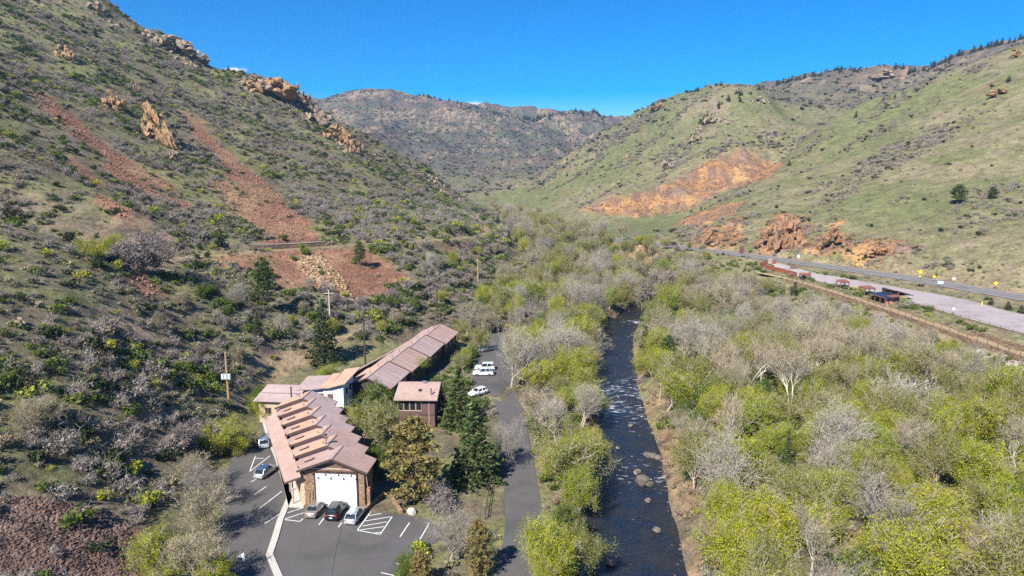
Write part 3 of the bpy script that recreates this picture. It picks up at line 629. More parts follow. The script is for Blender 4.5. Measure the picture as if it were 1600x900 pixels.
class Frame:
    """local frame of a building: u to the right along the front, v back, z up"""
    def __init__(s, o, deg): s.o = o; s.a = R(deg); s.ca, s.sa = math.cos(s.a), math.sin(s.a)
    def __call__(s, u, v, z): return (s.o[0] + u * s.ca - v * s.sa, s.o[1] + u * s.sa + v * s.ca, s.o[2] + z)
class LB(MB):
    """mesh builder working in a local frame; object origin stays at the building's Empty"""
    pass
def house(name, o, deg, label, cat='building'):
    e = empty(name, o, R(deg)); tag(e, label, cat); return e
def gable_unit(parent, u0, v0, v1, hl, hr, zr, sl_l, sl_r, wall_mat, over=.7, roof_l=M_roof, roof_r=M_roof, base=0.0, wl=None, wr=None, th=.18, front_over=None):
    """a gabled bay: ridge along v at u0. hl/hr: half widths of the walls, slopes as drop per metre"""
    fo = over if front_over is None else front_over
    zl, zq = zr - hl * sl_l, zr - hr * sl_r; sec = [(u0 - hl, base), (u0 - hl, zl - th - .02), (u0, zr - th - .02), (u0 + hr, zq - th - .02), (u0 + hr, base)]
    m = MB(); m.loft([[(a, v1, b) for a, b in sec], [(a, v0, b) for a, b in sec]]); wall = m.build('wall', wall_mat, parent)
    ol, orr = hl + over, hr + over
    L = MB().slab([(u0 - ol, v0 - fo, zr - ol * sl_l), (u0, v0 - fo, zr), (u0, v1 + .12, zr), (u0 - ol, v1 + .12, zr - ol * sl_l)], th).build('roof_slope', roof_l, parent)
    Rr = MB().slab([(u0 + .002, v0 - fo, zr), (u0 + orr, v0 - fo, zr - orr * sl_r), (u0 + orr, v1 + .12, zr - orr * sl_r), (u0 + .002, v1 + .12, zr)], th).build('roof_slope', roof_r, parent)
    MB().bar((u0, v0 - fo - .02, zr + .02), (u0, v1 + .1, zr + .02), .3, .07).build('ridge_cap', M_roof_g, L)
    # barge boards along the front rake
    MB().bar((u0 - ol, v0 - fo - .05, zr - ol * sl_l - .1), (u0, v0 - fo - .05, zr - .1), .08, .3).build('barge_board', M_fascia, L)
    MB().bar((u0, v0 - fo - .05, zr - .1), (u0 + orr, v0 - fo - .05, zr - orr * sl_r - .1), .08, .3).build('barge_board', M_fascia, Rr)
    return wall, L, Rr
def window(parent, u, v, z, wd, ht, face='front', frame=M_fascia, panes=2, sill=True, depth=.1):
    """face: front (-v), right (+u) or left (-u)"""
    def bx(m, a, b, c, sa, sb, sc):
        if face == 'front': return m.box((u + a, v - b, z + c), (sa, sb, sc))
        s = 1 if face == 'right' else -1
        return m.box((u + s * b, v + a, z + c), (sb, sa, sc))
    m = MB(); t = .09
    bx(m, -wd / 2, .03, 0, t, depth, ht); bx(m, wd / 2, .03, 0, t, depth, ht); bx(m, 0, .03, ht / 2, wd + t, depth, t); bx(m, 0, .03, -ht / 2, wd + t, depth, t)
    w_ = m.build('window', frame, parent)
    for i in range(panes):
        x = -wd / 2 + wd * (i + .5) / panes; bx(MB(), x, .02, 0, wd / panes - .05, .05, ht - .05).build('pane', M_glass, w_)
    for i in range(1, panes): bx(MB(), -wd / 2 + wd * i / panes, .035, 0, .06, depth, ht - .1).build('mullion', frame, w_)
    if sill: bx(MB(), 0, .08, -ht / 2 - .07, wd + .25, .22, .08).build('sill', M_trim, w_)
    return w_

# ------------------------------------------------------------------ A: garage with a row of stepped gables behind it
A = house('stepped_gable_lodge', (-25.3, 91.0, 0), -5, 'long lodge of stepped red shingle gables ending in a stone garage front')
ZR, SL = 7.7, .385
roofs_l = []
for k in range(7):
    u0, v0 = -2.35 * k, 4.0 * k
    wm = M_stone if k == 0 else M_roof_g
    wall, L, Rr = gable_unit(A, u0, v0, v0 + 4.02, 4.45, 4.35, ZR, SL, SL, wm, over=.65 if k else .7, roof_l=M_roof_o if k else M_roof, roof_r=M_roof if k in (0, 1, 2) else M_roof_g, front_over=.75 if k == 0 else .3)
    if k < 6:   # the sunny slope runs on down to the slanting eave of the row
        MB().slab([(u0 - 5.09, v0 + .3, ZR - 5.09 * SL), (u0 - 5.085, v0 + 4.1, ZR - 5.085 * SL), (u0 - 7.45, v0 + 4.1, ZR - 7.45 * SL)], .15).build('roof_skirt', M_roof, L)
        zz5 = ZR - 4.4 * SL
        MB().slab([(u0 - 5.15, v0 + 1.75, zz5 - .02), (u0 - 3.75, v0 + 1.75, zz5 + .55), (u0 - 3.75, v0 + 2.4, zz5 + .5), (u0 - 5.15, v0 + 2.4, zz5 - .07)], .06).build('vent_hood', M_roof, L)
        MB().add([(u0 - 5.0, v0 + 1.82, zz5 - .28), (u0 - 3.85, v0 + 1.82, zz5 + .2), (u0 - 3.85, v0 + 1.82, zz5 + .5), (u0 - 5.0, v0 + 1.82, zz5 + .0), (u0 - 5.0, v0 + 2.35, zz5 - .28), (u0 - 3.85, v0 + 2.35, zz5 + .2), (u0 - 3.85, v0 + 2.35, zz5 + .48), (u0 - 5.0, v0 + 2.35, zz5 - .02)], [(0, 1, 2, 3), (7, 6, 5, 4), (0, 3, 7, 4), (1, 5, 6, 2)]).build('vent_louvre', M_black, L)
    if k:
        window(A, u0 + 4.36, v0 + 2.6, 3.4, 1.6, 1.5, 'right', M_trim, 2, False)
        zz = lambda du: ZR - abs(du) * SL
        for du, dv, h in ((-.9, 1.0, .5), (-1.3, 1.7, .35), (-.7, 2.2, .4)):
            MB().cyl((u0 + du, v0 + dv, zz(du) + h / 2 - .05), .07, h, 7).build('vent_pipe', M_metal, L)
chim = MB().cyl((-2.35 - .25, 4.0 + .3, ZR + .6), .13, 1.7, 8).build('stove_pipe', M_metal, A)
MB().cyl((-2.35 - .25, 4.0 + .3, ZR + 1.5), .22, .16, 8).build('pipe_cap', M_black, chim)
# continuous lean-to roof along the walkway on the left
zlean = lambda u, v: 4.72 - (-(u + .5875 * v) - 5.1) * .40
lq = [(-7.05, -.6), (-4.6, -.6), (-4.9 - .5875 * 3.6, 3.6), (-4.9 - .5875 * 24.5, 24.5), (-18.9, 27.2), (-20.4, 22.2)]; lz1 = zlean(-7.05, -.6)
LT = MB().slab([(u, v, zlean(u, v)) for u, v in lq], .16).build('walkway_roof', M_roof, A)
MB().bar((-7.06, -.6, lz1 - .1), (-20.4, 22.2, zlean(-20.4, 22.2) - .1), .08, .26).build('eave_board', M_trim, LT)
MB().bar((-7.05, -.66, lz1 - .1), (-4.6, -.66, zlean(-4.6, -.6) - .1), .08, .26).build('eave_board', M_fascia, LT)
MB().prism([(-5.0, .1), (-4.46, .1), (-4.46 - 14.2, 24.2), (-5.0 - 14.2, 24.2)], 0, 4.3).build('wall', M_tan, A)
for k in range(8):
    MB().bar((-6.35 - 2.0 * k, .3 + 3.6 * k, 0), (-6.35 - 2.0 * k, .3 + 3.6 * k, lz1 - .15), .16).build('post', M_trim, A)
wk = MB(); wk.prism([(-6.7, -.6), (-4.4, -.6), (-4.4 - 15.5, 27.2), (-6.7 - 15.5, 27.2)], 0.0, .14); wk.build('walkway', M_conc, A)
# garage front: white door, lamps over it, timber band in the gable
MB().box((0.25, -.06, 2.62), (5.95, .12, 5.2)).build('garage_door', M_door, A)
dr = MB()
for q in (-2.81, 3.31): dr.box((q, -.1, 2.65), (.16, .24, 5.3))
dr.box((.25, -.1, 5.33), (6.28, .24, .16)); dr.build('door_frame', M_fascia, A)
for q in (-2.6, -.75, 1.1, 2.95):
    lm = MB().tube([(q, -.1, 5.5), (q - .05, -.55, 5.75), (q - .08, -.95, 5.5)], .035, 6).build('gooseneck_lamp', M_black, A)
    MB().tube([(q - .08, -.95, 5.52), (q - .1, -1.0, 5.3)], [.07, .2], 10).build('lamp_shade', M_black, lm)
bd = MB()
for i, (z, wv) in enumerate(((5.62, 8.6), (5.86, 7.6), (6.1, 6.6), (6.34, 5.6), (6.58, 4.5), (6.82, 3.5), (7.06, 2.4))):
    MB().box((0, -.05, z), (wv * .98 - .4, .11, .2)).build('gable_board', [M_wood, M_trim, M_plank, M_wood][i % 4], A)
MB().box((.1, -.1, 5.98), (2.2, .12, .16)).build('gable_sign_board', M_tan, A)
for q in (-3.95, -3.5): MB().bar((q, -.35, 0), (q + .25, -.12, 2.6), .1, .03).build('leaning_board', M_pole, A)
MB().box((-3.6, -.75, .25), (1.5, .5, .5)).build('planter_box', M_wood, A)
# right side of the garage: recessed dark doorway, stair rail
window(A, 4.36, 1.6, 2.2, 1.3, 2.0, 'right', M_trim, 1, False); MB().bar((4.6, .1, 5.2), (5.0, -.5, 3.6), .07).build('brace', M_trim, A)
MB().box((4.75, .6, 1.5), (.5, .5, 3.0)).build('brick_pier', M_stone, A)

# ------------------------------------------------------------------ B: long rear lodge behind, with the white stucco end
B = house('rear_lodge', (-29.4, 131.0, .5), -10, 'long rear lodge with streaked pink shingle roof running up the canyon')
for k in range(4):
    u0, v0 = .45 * k + .6, 12.0 * k
    wall, L, Rr = gable_unit(B, u0, v0, v0 + 12.05, 4.4, 4.3, 6.4, .42, .42, M_plank_d, over=.7, roof_l=M_roof_o if k == 0 else M_roof, roof_r=M_roof_g if k in (0, 2) else M_roof, front_over=.5)
    for j in range(3): window(B, u0 + 4.31, v0 + 2.2 + 3.8 * j, 2.6, 1.8, 1.5, 'right', M_trim, 2, False)
    for j, (du, dv) in enumerate(((-.6, 3.0), (-.8, 8.0))): MB().cyl((u0 + du, v0 + dv, 6.5), .1, .7, 7).build('vent_pipe', M_metal, L)
    for j in range(6): MB().bar((u0 + .25, v0 + 1.0 + 2 * j, 6.33), (u0 + 4.9, v0 + 1.0 + 2 * j, 6.4 - 4.9 * .42 + .03), .12, .05).build('roof_batten', M_roof_o if j % 2 else M_trim, Rr)
# ------------------------------------------------------------------ C: white two-storey house between them
Cc = house('white_house', (-36.6, 126.0, 0), -4, 'white stucco two storey house behind the stepped gables')
m = MB(); sec = [(-4.3, 0), (-4.3, 5.9), (-1.0, 6.15), (1.5, 6.4), (4.2, 7.3), (4.2, 0)]
m.loft([[(a, 6.5, b) for a, b in sec], [(a, 0, b) for a, b in sec]]); m.build('wall', M_stucco, Cc)
MB().slab([(-.2, -.7, 6.5), (1.6, -.7, 6.62), (1.6, 7, 7.2), (-.2, 7, 6.95)], .16).build('roof_slope', M_roof_o, Cc)
o_r = MB().slab([(1.602, -.7, 6.62), (4.9, -.7, 7.55), (4.9, 9.5, 7.75), (1.602, 9.5, 7.2)], .16).build('roof_slope', M_roof_o, Cc)
MB().slab([(-4.9, -.8, 6.05), (-.203, -.8, 6.4), (-.203, 6, 6.95), (-4.9, 6, 6.7)], .16).build('roof_slope', M_roof_g, Cc)
for q in range(6): MB().bar((-3.6 + q * 1.4, -.6, 5.85 + q * .17), (-3.6 + q * 1.4, .1, 5.85 + q * .17), .1, .16).build('rafter_tail', M_fascia, Cc)
window(Cc, -.2, 0, 4.4, .9, 1.5, 'front', M_fascia, 1, False); MB().box((1.6, -.04, 3.9), (1.05, .14, 2.4)).build('door', M_plank, Cc)
MB().box((2.2, -1.0, 2.55), (3.2, 1.8, .16)).build('balcony_floor', M_wood, Cc)
for q in range(7): MB().box((.75 + q * .49, -1.85, 3.1), (.07, .07, 1.0)).build('baluster', M_fascia, Cc)
MB().box((2.2, -1.85, 3.62), (3.2, .1, .1)).build('balcony_rail', M_fascia, Cc)
window(Cc, 4.21, 2.0, 5.2, .8, 1.1, 'right', M_fascia, 1, False); window(Cc, 4.21, 4.2, 5.2, .9, 1.2, 'right', M_fascia, 1, False)
W = house('west_wing', (-43.8, 123.5, 0.2), -6, 'low wing with grey pink roof left of the white house')
m = MB(); sec = [(-.3, 0), (-.3, 4.55), (4.0, 5.95), (8.3, 4.6), (8.3, 0)]
m.loft([[(-4.2, a, b) for a, b in sec], [(3.4, a, b) for a, b in sec]]); m.build('wall', M_tan, W)
f_ = MB().slab([(-4.9, -1.0, 4.55), (3.6, -1.0, 4.55), (3.6, 4.0, 6.2), (-4.3, 4.0, 6.2)], .16).build('roof_slope', M_roof_g, W)
MB().slab([(-4.3, 4.002, 6.2), (3.6, 4.002, 6.2), (3.6, 9.0, 4.6), (-4.3, 9.0, 4.6)], .16).build('roof_slope', M_roof, W)
MB().cyl((2.3, -.2, 6.0), .14, 2.6, 8).build('flue', M_fascia, W); MB().bar((-4.6, 1.4, 5.45), (2.6, 1.4, 5.45), .3, .06).build('roof_seam', M_roof_g, f_)
for q in range(3): window(W, -2.4 + q * 2.2, -.3, 2.4, 1.2, 1.3, 'front', M_trim, 2)

# ------------------------------------------------------------------ D: brown boarded house with a band of windows
D = house('brown_boarded_house', (-17.9, 121.4, 0.2), -1, 'brown boarded two storey house with a row of tall windows')
m = MB(); sec = [(0, 0), (0, 5.55), (5.3, 6.75), (7.4, 6.2), (7.4, 0)]
m.loft([[(-3.5, a, b) for a, b in sec], [(3.5, a, b) for a, b in sec]]); m.build('wall', M_plank, D)
rf = MB().slab([(-4.0, -.75, 5.6), (4.1, -.75, 5.6), (4.1, 5.3, 7.0), (-4.0, 5.3, 7.0)], .17).build('roof_slope', M_roof, D)
MB().slab([(-4.0, 5.302, 7.0), (4.1, 5.302, 7.0), (4.1, 7.9, 6.3), (-4.0, 7.9, 6.3)], .17).build('roof_slope', M_roof_g, D)
MB().box((.05, -.78, 5.5), (8.15, .08, .24)).build('eave_board', M_trim, D)
MB().box((1.0, 5.0, 7.15), (.7, .5, .4)).build('roof_vent', M_metal, rf); MB().box((.5, 2.2, 6.45), (.5, .5, .3)).build('roof_vent', M_black, rf); MB().cyl((2.75, .9, 6.6), .17, 1.2, 8).build('flue', M_metal, rf)
for q in range(4): window(D, -2.85 + q * 1.13, 0, 4.2, 1.02, 1.9, 'front', M_trim, 1, False)
MB().box((-1.15, -.07, 3.14), (4.6, .16, .12)).build('sill', M_trim, D); MB().box((2.0, -.05, 2.45), (3.0, .1, .12)).build('band_board', M_fascia, D); MB().box((2.45, -.07, 2.6), (.16, .14, 5.2)).build('downpipe', M_trim, D)
for q in range(4): MB().box((3.5, .8 + q * .55, 5.65 + q * .05), (.1, .12, .7)).build('gable_slat', M_trim, D)
window(D, 3.51, 2.0, 4.0, .7, 1.2, 'right', M_trim, 1, False); window(D, 3.51, 5.0, 4.0, 1.2, 1.2, 'right', M_trim, 2, False)
# ------------------------------------------------------------------ cars
def paint(name, col, metal=.35):
    k = NT(name); k.princ(col, .28, metal, .5, Coat_Weight=.6, Coat_Roughness=.06); return k.m
M_tyre = simple('tyre_rubber', (.02, .02, .021), .9); M_rim = simple('alloy_rim', (.4, .4, .42), .35, .9); M_lamp_r = simple('red_tail_lamp', (.35, .02, .015), .25, spec=.5); M_lamp_w = simple('clear_head_lamp', (.75, .77, .8), .15, spec=.6)
M_carglass = glass_material('car_glass', (.02, .027, .033)); M_plate = simple('licence_plate', (.75, .76, .74), .5)
CAR_MESH = {}
def car_meshes(kind):
    if kind in CAR_MESH: return CAR_MESH[kind]
    # side profile: x (rear = -), lower body top edge; roof line for the cabin
    if kind == 'sedan': Lh, W, belt, hood, boot, roof, cab = 2.35, .9, .92, .86, .98, 1.43, [(-1.75, -1.15), (.95, .25)]
    elif kind == 'suv': Lh, W, belt, hood, boot, roof, cab = 2.35, .95, 1.05, 1.02, 1.08, 1.78, [(-2.25, -2.0), (.95, .45)]
    else: Lh, W, belt, hood, boot, roof, cab = 2.15, .89, .95, .88, 1.0, 1.52, [(-2.05, -1.55), (1.0, .3)]
    xs = [-Lh, -Lh + .08, -Lh + .35, -1.4, -.6, .3, 1.0, Lh - .5, Lh - .12, Lh]
    top = [boot - .32, boot - .08, boot, belt + .03, belt + .02, belt, belt - .01, hood - .05, hood - .18, hood - .36]
    wid = [W * .84, W * .93, W * .98, W, W, W, W, W * .97, W * .9, W * .76]; rings = []
    for x, z, w_ in zip(xs, top, wid):
        b = .24 if abs(x) < Lh - .2 else .34
        rings.append([(x, -w_ * .93, b), (x, -w_, b + .16), (x, -w_, z - .22), (x, -w_ * .95, z - .06), (x, -w_ * .82, z), (x, 0, z + .025), (x, w_ * .82, z), (x, w_ * .95, z - .06), (x, w_, z - .22), (x, w_, b + .16), (x, w_ * .93, b)])
    body = MB().loft(rings).mesh('car_body', None, True)
    (r0, r1), (f0, f1) = cab
    def cabin(inset, zb, zt, grow=0.0):
        lv = []
        for z, k in ((zb, 0.0), ((zb + zt) / 2, .45), (zt, 1.0)):
            xr, xf = r0 + (r1 - r0) * k - grow, f0 + (f1 - f0) * k + grow; w_ = W * (.9 - .17 * k) + grow
            lv.append([(xr, -w_ * .86, z), (xr + .25, -w_, z), (xf - .3, -w_, z), (xf, -w_ * .8, z), (xf, w_ * .8, z), (xf - .3, w_, z), (xr + .25, w_, z), (xr, w_ * .86, z)])
        return lv
    glass = MB().loft(cabin(0, belt - .03, roof - .07)).mesh('car_glass')
    w2 = W * .73
    rp = MB().loft([[(r1 - .06, -w2, roof - .09), (f1 + .08, -w2, roof - .09), (f1 + .08, w2, roof - .09), (r1 - .06, w2, roof - .09)],
                    [(r1 - .04, -w2 * .97, roof - .03), (f1 + .04, -w2 * .97, roof - .03), (f1 + .04, w2 * .97, roof - .03), (r1 - .04, w2 * .97, roof - .03)],
                    [(r1 + .15, -w2 * .8, roof + .02), (f1 - .15, -w2 * .8, roof + .01), (f1 - .15, w2 * .8, roof + .01), (r1 + .15, w2 * .8, roof + .02)]]).mesh('car_roof', None, True)
    pil = MB()
    for s in (-1, 1):
        for xb, xt, off in ((r0 + .12, r1 + .12, 0), (f0 - .12, f1 - .1, 0), ((r0 + f0) / 2 + .1, (r1 + f1) / 2 + .05, .012), (r0 * .75 + .05, r1 * .72, .012)):
            pil.bar((xb, s * (W * .9 + off), belt - .04), (xt, s * (W * .735 + off), roof - .05), .1, .05)
    pil = pil.mesh('pillars')
    def wheel():
        t = MB().cyl((0, 0, 0), .33, .22, 18, 'y').mesh('tyre', M_tyre, False); r = MB().cyl((0, 0, 0), .21, .235, 10, 'y').mesh('rim', M_rim); return t, r
    CAR_MESH[kind] = dict(body=body, glass=glass, roof=rp, pil=pil, wheel=wheel(), Lh=Lh, W=W, belt=belt, boot=boot, hood=hood, roofz=roof, r0=r0, r1=r1)
    return CAR_MESH[kind]
def car(kind, rear_px, front_px, z, mat, label, group='parked cars', rack=False, roof_mat=None):
    M_ = car_meshes(kind); a, b = G(*rear_px, z), G(*front_px, z); h = math.atan2(b[1] - a[1], b[0] - a[0])
    c = (a[0] + math.cos(h) * M_['Lh'], a[1] + math.sin(h) * M_['Lh'], z)
    e = empty('parked_car', c, h); tag(e, label, 'car', group)
    def part(nm, me, mt, par=e, loc=None):
        me2 = me.copy() if mt is not None and (len(me.materials) == 0 or me.materials[0] != mt) else me
        if me2 is not me: me2.materials.clear(); me2.materials.append(mt)
        o = obj(nm, me2, par); 
        if loc: o.location = loc
        return o
    bd = part('body', M_['body'], mat); part('windows', M_['glass'], M_carglass); rf = part('roof', M_['roof'], roof_mat or mat); part('pillars', M_['pil'], mat)
    L_, W_ = M_['Lh'], M_['W']
    for sx in (-1, 1):
        for sy in (-1, 1):
            w_ = part('wheel', M_['wheel'][0], None, e, (sx * L_ * .6, sy * (W_ - .1), .33)); obj('rim', M_['wheel'][1], w_)
            MB().box((sx * (L_ - .1), sy * W_ * .7, M_['boot'] - .28 if sx < 0 else M_['hood'] - .3), (.16, .3, .2 if kind != 'suv' or sx > 0 else .42)).build('tail_lamp' if sx < 0 else 'head_lamp', M_lamp_r if sx < 0 else M_lamp_w, e)
    for sy in (-1, 1): MB().box((.75, sy * (W_ + .07), M_['belt'] + .06), (.12, .2, .13)).build('mirror', mat, e)
    MB().box((-L_ - .01, 0, .62), (.04, .42, .15)).build('licence_plate', M_plate, e); MB().box((-L_ + .02, 0, .42), (.14, W_ * 1.75, .22)).build('rear_bumper', mat, e); MB().box((L_ - .02, 0, .42), (.14, W_ * 1.55, .22)).build('front_bumper', mat, e)
    if rack:
        for sy in (-1, 1): MB().bar((M_['r1'] + .2, sy * W_ * .66, M_['roofz'] + .06), (.2, sy * W_ * .66, M_['roofz'] + .06), .05).build('roof_rail', M_black, rf)
    return e
P_tan = paint('champagne_paint', (.26, .23, .21)); P_blk = paint('black_paint', (.016, .018, .024)); P_sil = paint('silver_paint', (.42, .45, .48)); P_wht = paint('white_paint', (.75, .76, .77), 0.0); P_blu = paint('blue_paint', (.05, .09, .19)); P_gry = paint('grey_paint', (.12, .13, .14))
car('sedan', (484,812), (504,785), .02, P_tan, 'champagne sedan, leftmost of the three parked before the white garage door')
car('suv', (517,816), (537,789), .02, P_blk, 'black SUV, middle of the three parked before the white garage door', rack=True)
car('hatch', (546,822), (566,795), .02, P_sil, 'silver hatchback, rightmost of the three parked before the white garage door')
car('hatch', (403,750), (424,735), .02, P_sil, 'silver hatchback alone in a stall left of the lodge', roof_mat=paint('blue_roof_paint', (.07, .13, .25)))
car('hatch', (413,702), (410,680), .02, paint('pale_blue_paint', (.5, .58, .62)), 'pale car nosed in beneath the lodge eave beside the yellow bush')
car('suv', (771,586), (740,586), 1.0, P_wht, 'white SUV parked in the yard, nearer of the pair', rack=True)
car('suv', (773,577.5), (744,577.5), 1.0, P_wht, 'white SUV parked in the yard behind the nearer white one')
car('hatch', (760,613), (730,621), 1.0, P_wht, 'white hatchback half hidden by the conifer beside the brown house')
car('suv', (820,531), (806,537), zat(*G(814,533,1.6)[:2]).item() + .05, P_blu, 'dark blue SUV among the trees beyond the yard')
car('sedan', (775,546), (752,550), 1.25, P_gry, 'grey sedan parked at the far end of the yard')
q = hit1(1054, 383); e = car('suv', (1049,384), (1059,382), q[2] + .1, P_blk, 'small black SUV on the dirt track at the canyon bend')

# ------------------------------------------------------------------ utility poles
def pole(base_px, top_py, mat, label, arm=0, cans=0, z=None, arms=1):
    x, y, zz, t = hit1(*base_px); h = (base_px[1] - top_py) * t / FPX / CP * .99
    e = empty('utility_pole', (x, y, zz - .3)); tag(e, label, 'utility pole', 'wooden utility poles'); MB().tube([(0, 0, 0), (0, 0, h + .3)], [.24, .15], 8).build('shaft', mat, e)
    for k in range(arms if arm else 0):
        zz_ = h - .5 - k * .9; c = MB().box((0, -.15, zz_), (arm, .14, .16)).build('crossarm', mat, e)
        for q in (-.45, -.2, .2, .45): MB().cyl((q * arm, -.15, zz_ + .18), .07, .22, 6).build('insulator', M_metal, c)
    for k in range(cans):
        a = (k - (cans - 1) / 2) * .62; cc = MB().cyl((a, -.42, h * .58), .3, 1.0, 10).build('transformer', simple('transformer_grey', (.6, .62, .64), .4) if k == 0 else bpy.data.materials['transformer_grey'], e); MB().cyl((a, -.42, h * .58 + .6), .08, .25, 6).build('bushing', M_fascia, cc)
    return e
pole((358,632), 548, M_pole, 'yellowish utility pole carrying three grey transformer cans', 0, 3)
pole((516,505), 453, M_polel, 'pale pole with crossarm standing behind the big spruce', 2.6)
pole((571,576), 488, M_poled, 'dark tall pole at the edge of the rear lodge roof', 1.2)
pole((683,497), 448, M_poled, 'slim pole in the brush beyond the rear lodge', 1.6)
pole((747,446), 404, M_pole, 'farthest pole standing in the brush below the ditch trail', 1.6)

# ------------------------------------------------------------------ walls, fences and structures
def wall_run(name, line, th, h0, h1, mat, label, cat='wall', cap=None, drop=.4, segs=True):
    """a wall following a ground line; h0..h1 its height along the run; built of straight lengths"""
    line = np.asarray(line, float); o0 = line[0]; e = empty(name, (o0[0], o0[1], o0[2])); tag(e, label, cat)
    n = len(line)
    for i in range(n - 1):
        a, b = line[i] - o0, line[i + 1] - o0; ha, hb = np.interp([i, i + 1], [0, n - 1], [h0, h1]); d = (b - a)[:2]; d = d / np.linalg.norm(d); q = np.array([-d[1], d[0]]) * th / 2
        ring = lambda p, h: [(p[0] - q[0], p[1] - q[1], p[2] - drop), (p[0] + q[0], p[1] + q[1], p[2] - drop), (p[0] + q[0], p[1] + q[1], p[2] + h), (p[0] - q[0], p[1] - q[1], p[2] + h)]
        s_ = MB().loft([ring(a, ha), ring(b, hb)]).build('wall_length', mat, e)
        if cap: MB().bar((a[0], a[1], a[2] + ha + .06), (b[0], b[1], b[2] + hb + .06), th + .15, .12).build('coping', cap, s_)
    return e
def ground_line(pxs, step=5.0):
    q = np.array(pxs, float); x, y, z, t = hit(q[:, 0], q[:, 1]); l = dense(np.c_[x, y, z], step); l[:, 2] = zat(l[:, 0], l[:, 1]); return l
tl = TRAIL[(TRAIL[:, 1] > 112) & (TRAIL[:, 1] < 262)]; d = np.gradient(tl[:, :2], axis=0); d /= np.linalg.norm(d, axis=1)[:, None]; nl = np.c_[-d[:, 1], d[:, 0]]
wl_ = np.c_[tl[:, :2] + nl * 1.85, tl[:, 2] - 2.7]
wall_run('retaining_wall', wl_, .5, 2.66, 2.66, M_block, 'long brown stone retaining wall holding up the gravel trail', drop=1.2)
up_ = tl[tl[:, 1] < 178]; nu = nl[tl[:, 1] < 178]; wall_run('retaining_wall', np.c_[up_[:, :2] - nu * 2.4, up_[:, 2]], .6, 1.9, 1.0, M_block, 'shorter stone wall on the uphill side of the gravel trail')
def rail_fence(name, line, label, h=1.15, every=1, mat=M_wood):
    o0 = line[0]; e = empty(name, tuple(o0)); tag(e, label, 'fence'); pm = MB().box((0, 0, h / 2 - .1), (.12, .12, h + .2)).mesh('post', mat)
    for i, p in enumerate(line):
        o = obj('post', pm, e); o.location = tuple(p - o0)
        if i:
            a, b = line[i - 1] - o0, p - o0
            for z in (h * .92, h * .5): MB().bar((a[0], a[1], a[2] + z), (b[0], b[1], b[2] + z), .06, .09).build('rail', mat, e)
    return e
fl = dense(np.c_[tl[:, :2] + nl * 1.35, tl[:, 2]], 2.6); rail_fence('trail_fence', fl, 'long wooden rail fence along the gravel trail above the stone wall')
rail_fence('lot_fence', ground_line([(1424,478),(1460,486),(1488,494),(1530,506),(1600,526),(1660,543)], 2.8), 'wooden rail fence along the lower edge of the trailhead lot')
rail_fence('drive_fence', ground_line([(780,676),(776,705),(771,740),(764,775),(758,812)], 2.4), 'dark wooden fence along the left side of the drive', 1.3, mat=M_poled)
M_redwall = stone_material('red_wall_stone', [(.26, .07, .04), (.34, .1, .055), (.2, .06, .04)], 2.0, (.12, .05, .035))
rw = ground_line([(1212,412),(1198,412.5),(1189,415.5),(1194,419),(1216,424.5),(1244,432)], 4); wall_run('overlook_wall', rw, .5, 1.3, 1.5, M_redwall, 'dark red stone wall curving round the overlook apron', cap=M_redwall, drop=1.4)
bw = np.array([(-37.5,138,.6),(-35.5,146,.6),(-32.6,155,.7),(-29.8,164,.8),(-27.2,173,.9),(-24.6,182,1.2),(-22.4,189,1.6)]); wall_run('rear_retaining_wall', bw, .4, 2.5, 2.0, M_plank_d, 'dark timber retaining wall behind the rear lodge', cap=M_trim)
bl = ground_line([(393,389),(420,389.5),(450,388),(480,386.5),(507,384.5)], 6); bl[:, 2] = np.maximum(bl[:, 2], 21.2); wall_run('bench_parapet', bl, .45, 1.5, 1.5, M_block, 'low dark wall along the ditch trail between the red screes', cap=M_conc)
gl = ground_line([(571,800),(580,790),(590,781),(600,772),(606,764)], 2); gl[:, 2] = .0; wall_run('garden_wall', gl, .4, .6, .5, M_stone, 'low curved stone wall right of the garage')
g2 = ground_line([(606,770),(616,786),(628,803)], 2); wall_run('planter_wall', g2, .4, .55, .5, M_stone, 'low stone edging round the tan pine bed')
# footbridge over the upper creek
bx, by = 63.5, 306; fb = empty('footbridge', (bx, by, 3.6), R(8)); tag(fb, 'small dark footbridge over the creek among bare trees', 'bridge')
MB().box((0, 0, 0), (15, 2.4, .4)).build('deck', M_plank_d, fb)
for s in (-1, 1):
    MB().box((0, s * 1.15, 1.1), (15, .12, .14)).build('handrail', M_plank_d, fb)
    for q in range(7): MB().box((-7 + q * 2.33, s * 1.15, .6), (.12, .12, 1.1)).build('baluster', M_plank_d, fb)
    MB().box((s * 7, 0, -1.6), (1.0, 2.6, 3.0)).build('abutment', M_block, fb)
# trailhead shelter
def spot(px, py): x, y, z, t = hit1(px, py); return x, y, z
x, y, z = spot(1385, 478); S = empty('trailhead_shelter', (x, y, z - .15), R(6)); tag(S, 'small trailhead shelter with blue metal roof and stone end wall', 'building')
M_blue = simple('blue_metal_roof', (.03, .06, .12), .35, .3, .5, var=.2, scale=.4); M_rust = simple('rust_red_panel', (.22, .09, .06), .7); M_pink = simple('faded_red_panel', (.5, .24, .22), .7)
MB().box((2.1, 4.0, .15), (4.2, 8.0, .3)).build('floor_slab', M_conc, S); MB().box((2.4, 4.6, 1.55), (3.2, 6.4, 2.5)).build('wall', M_plank_d, S)
fr = MB().box((2.1, 1.05, 1.5), (4.1, .2, 2.4)).build('front_wall', M_pink, S)
for q in (1.35, 3.35): MB().box((q, .92, 1.3), (.7, .08, 2.0)).build('door', M_rust, S)
r_ = MB().slab([(-.7, -.2, 2.75), (4.2, -.2, 3.15), (4.2, 8.4, 3.15), (-.7, 8.4, 2.75)], .16).build('roof', M_blue, S)
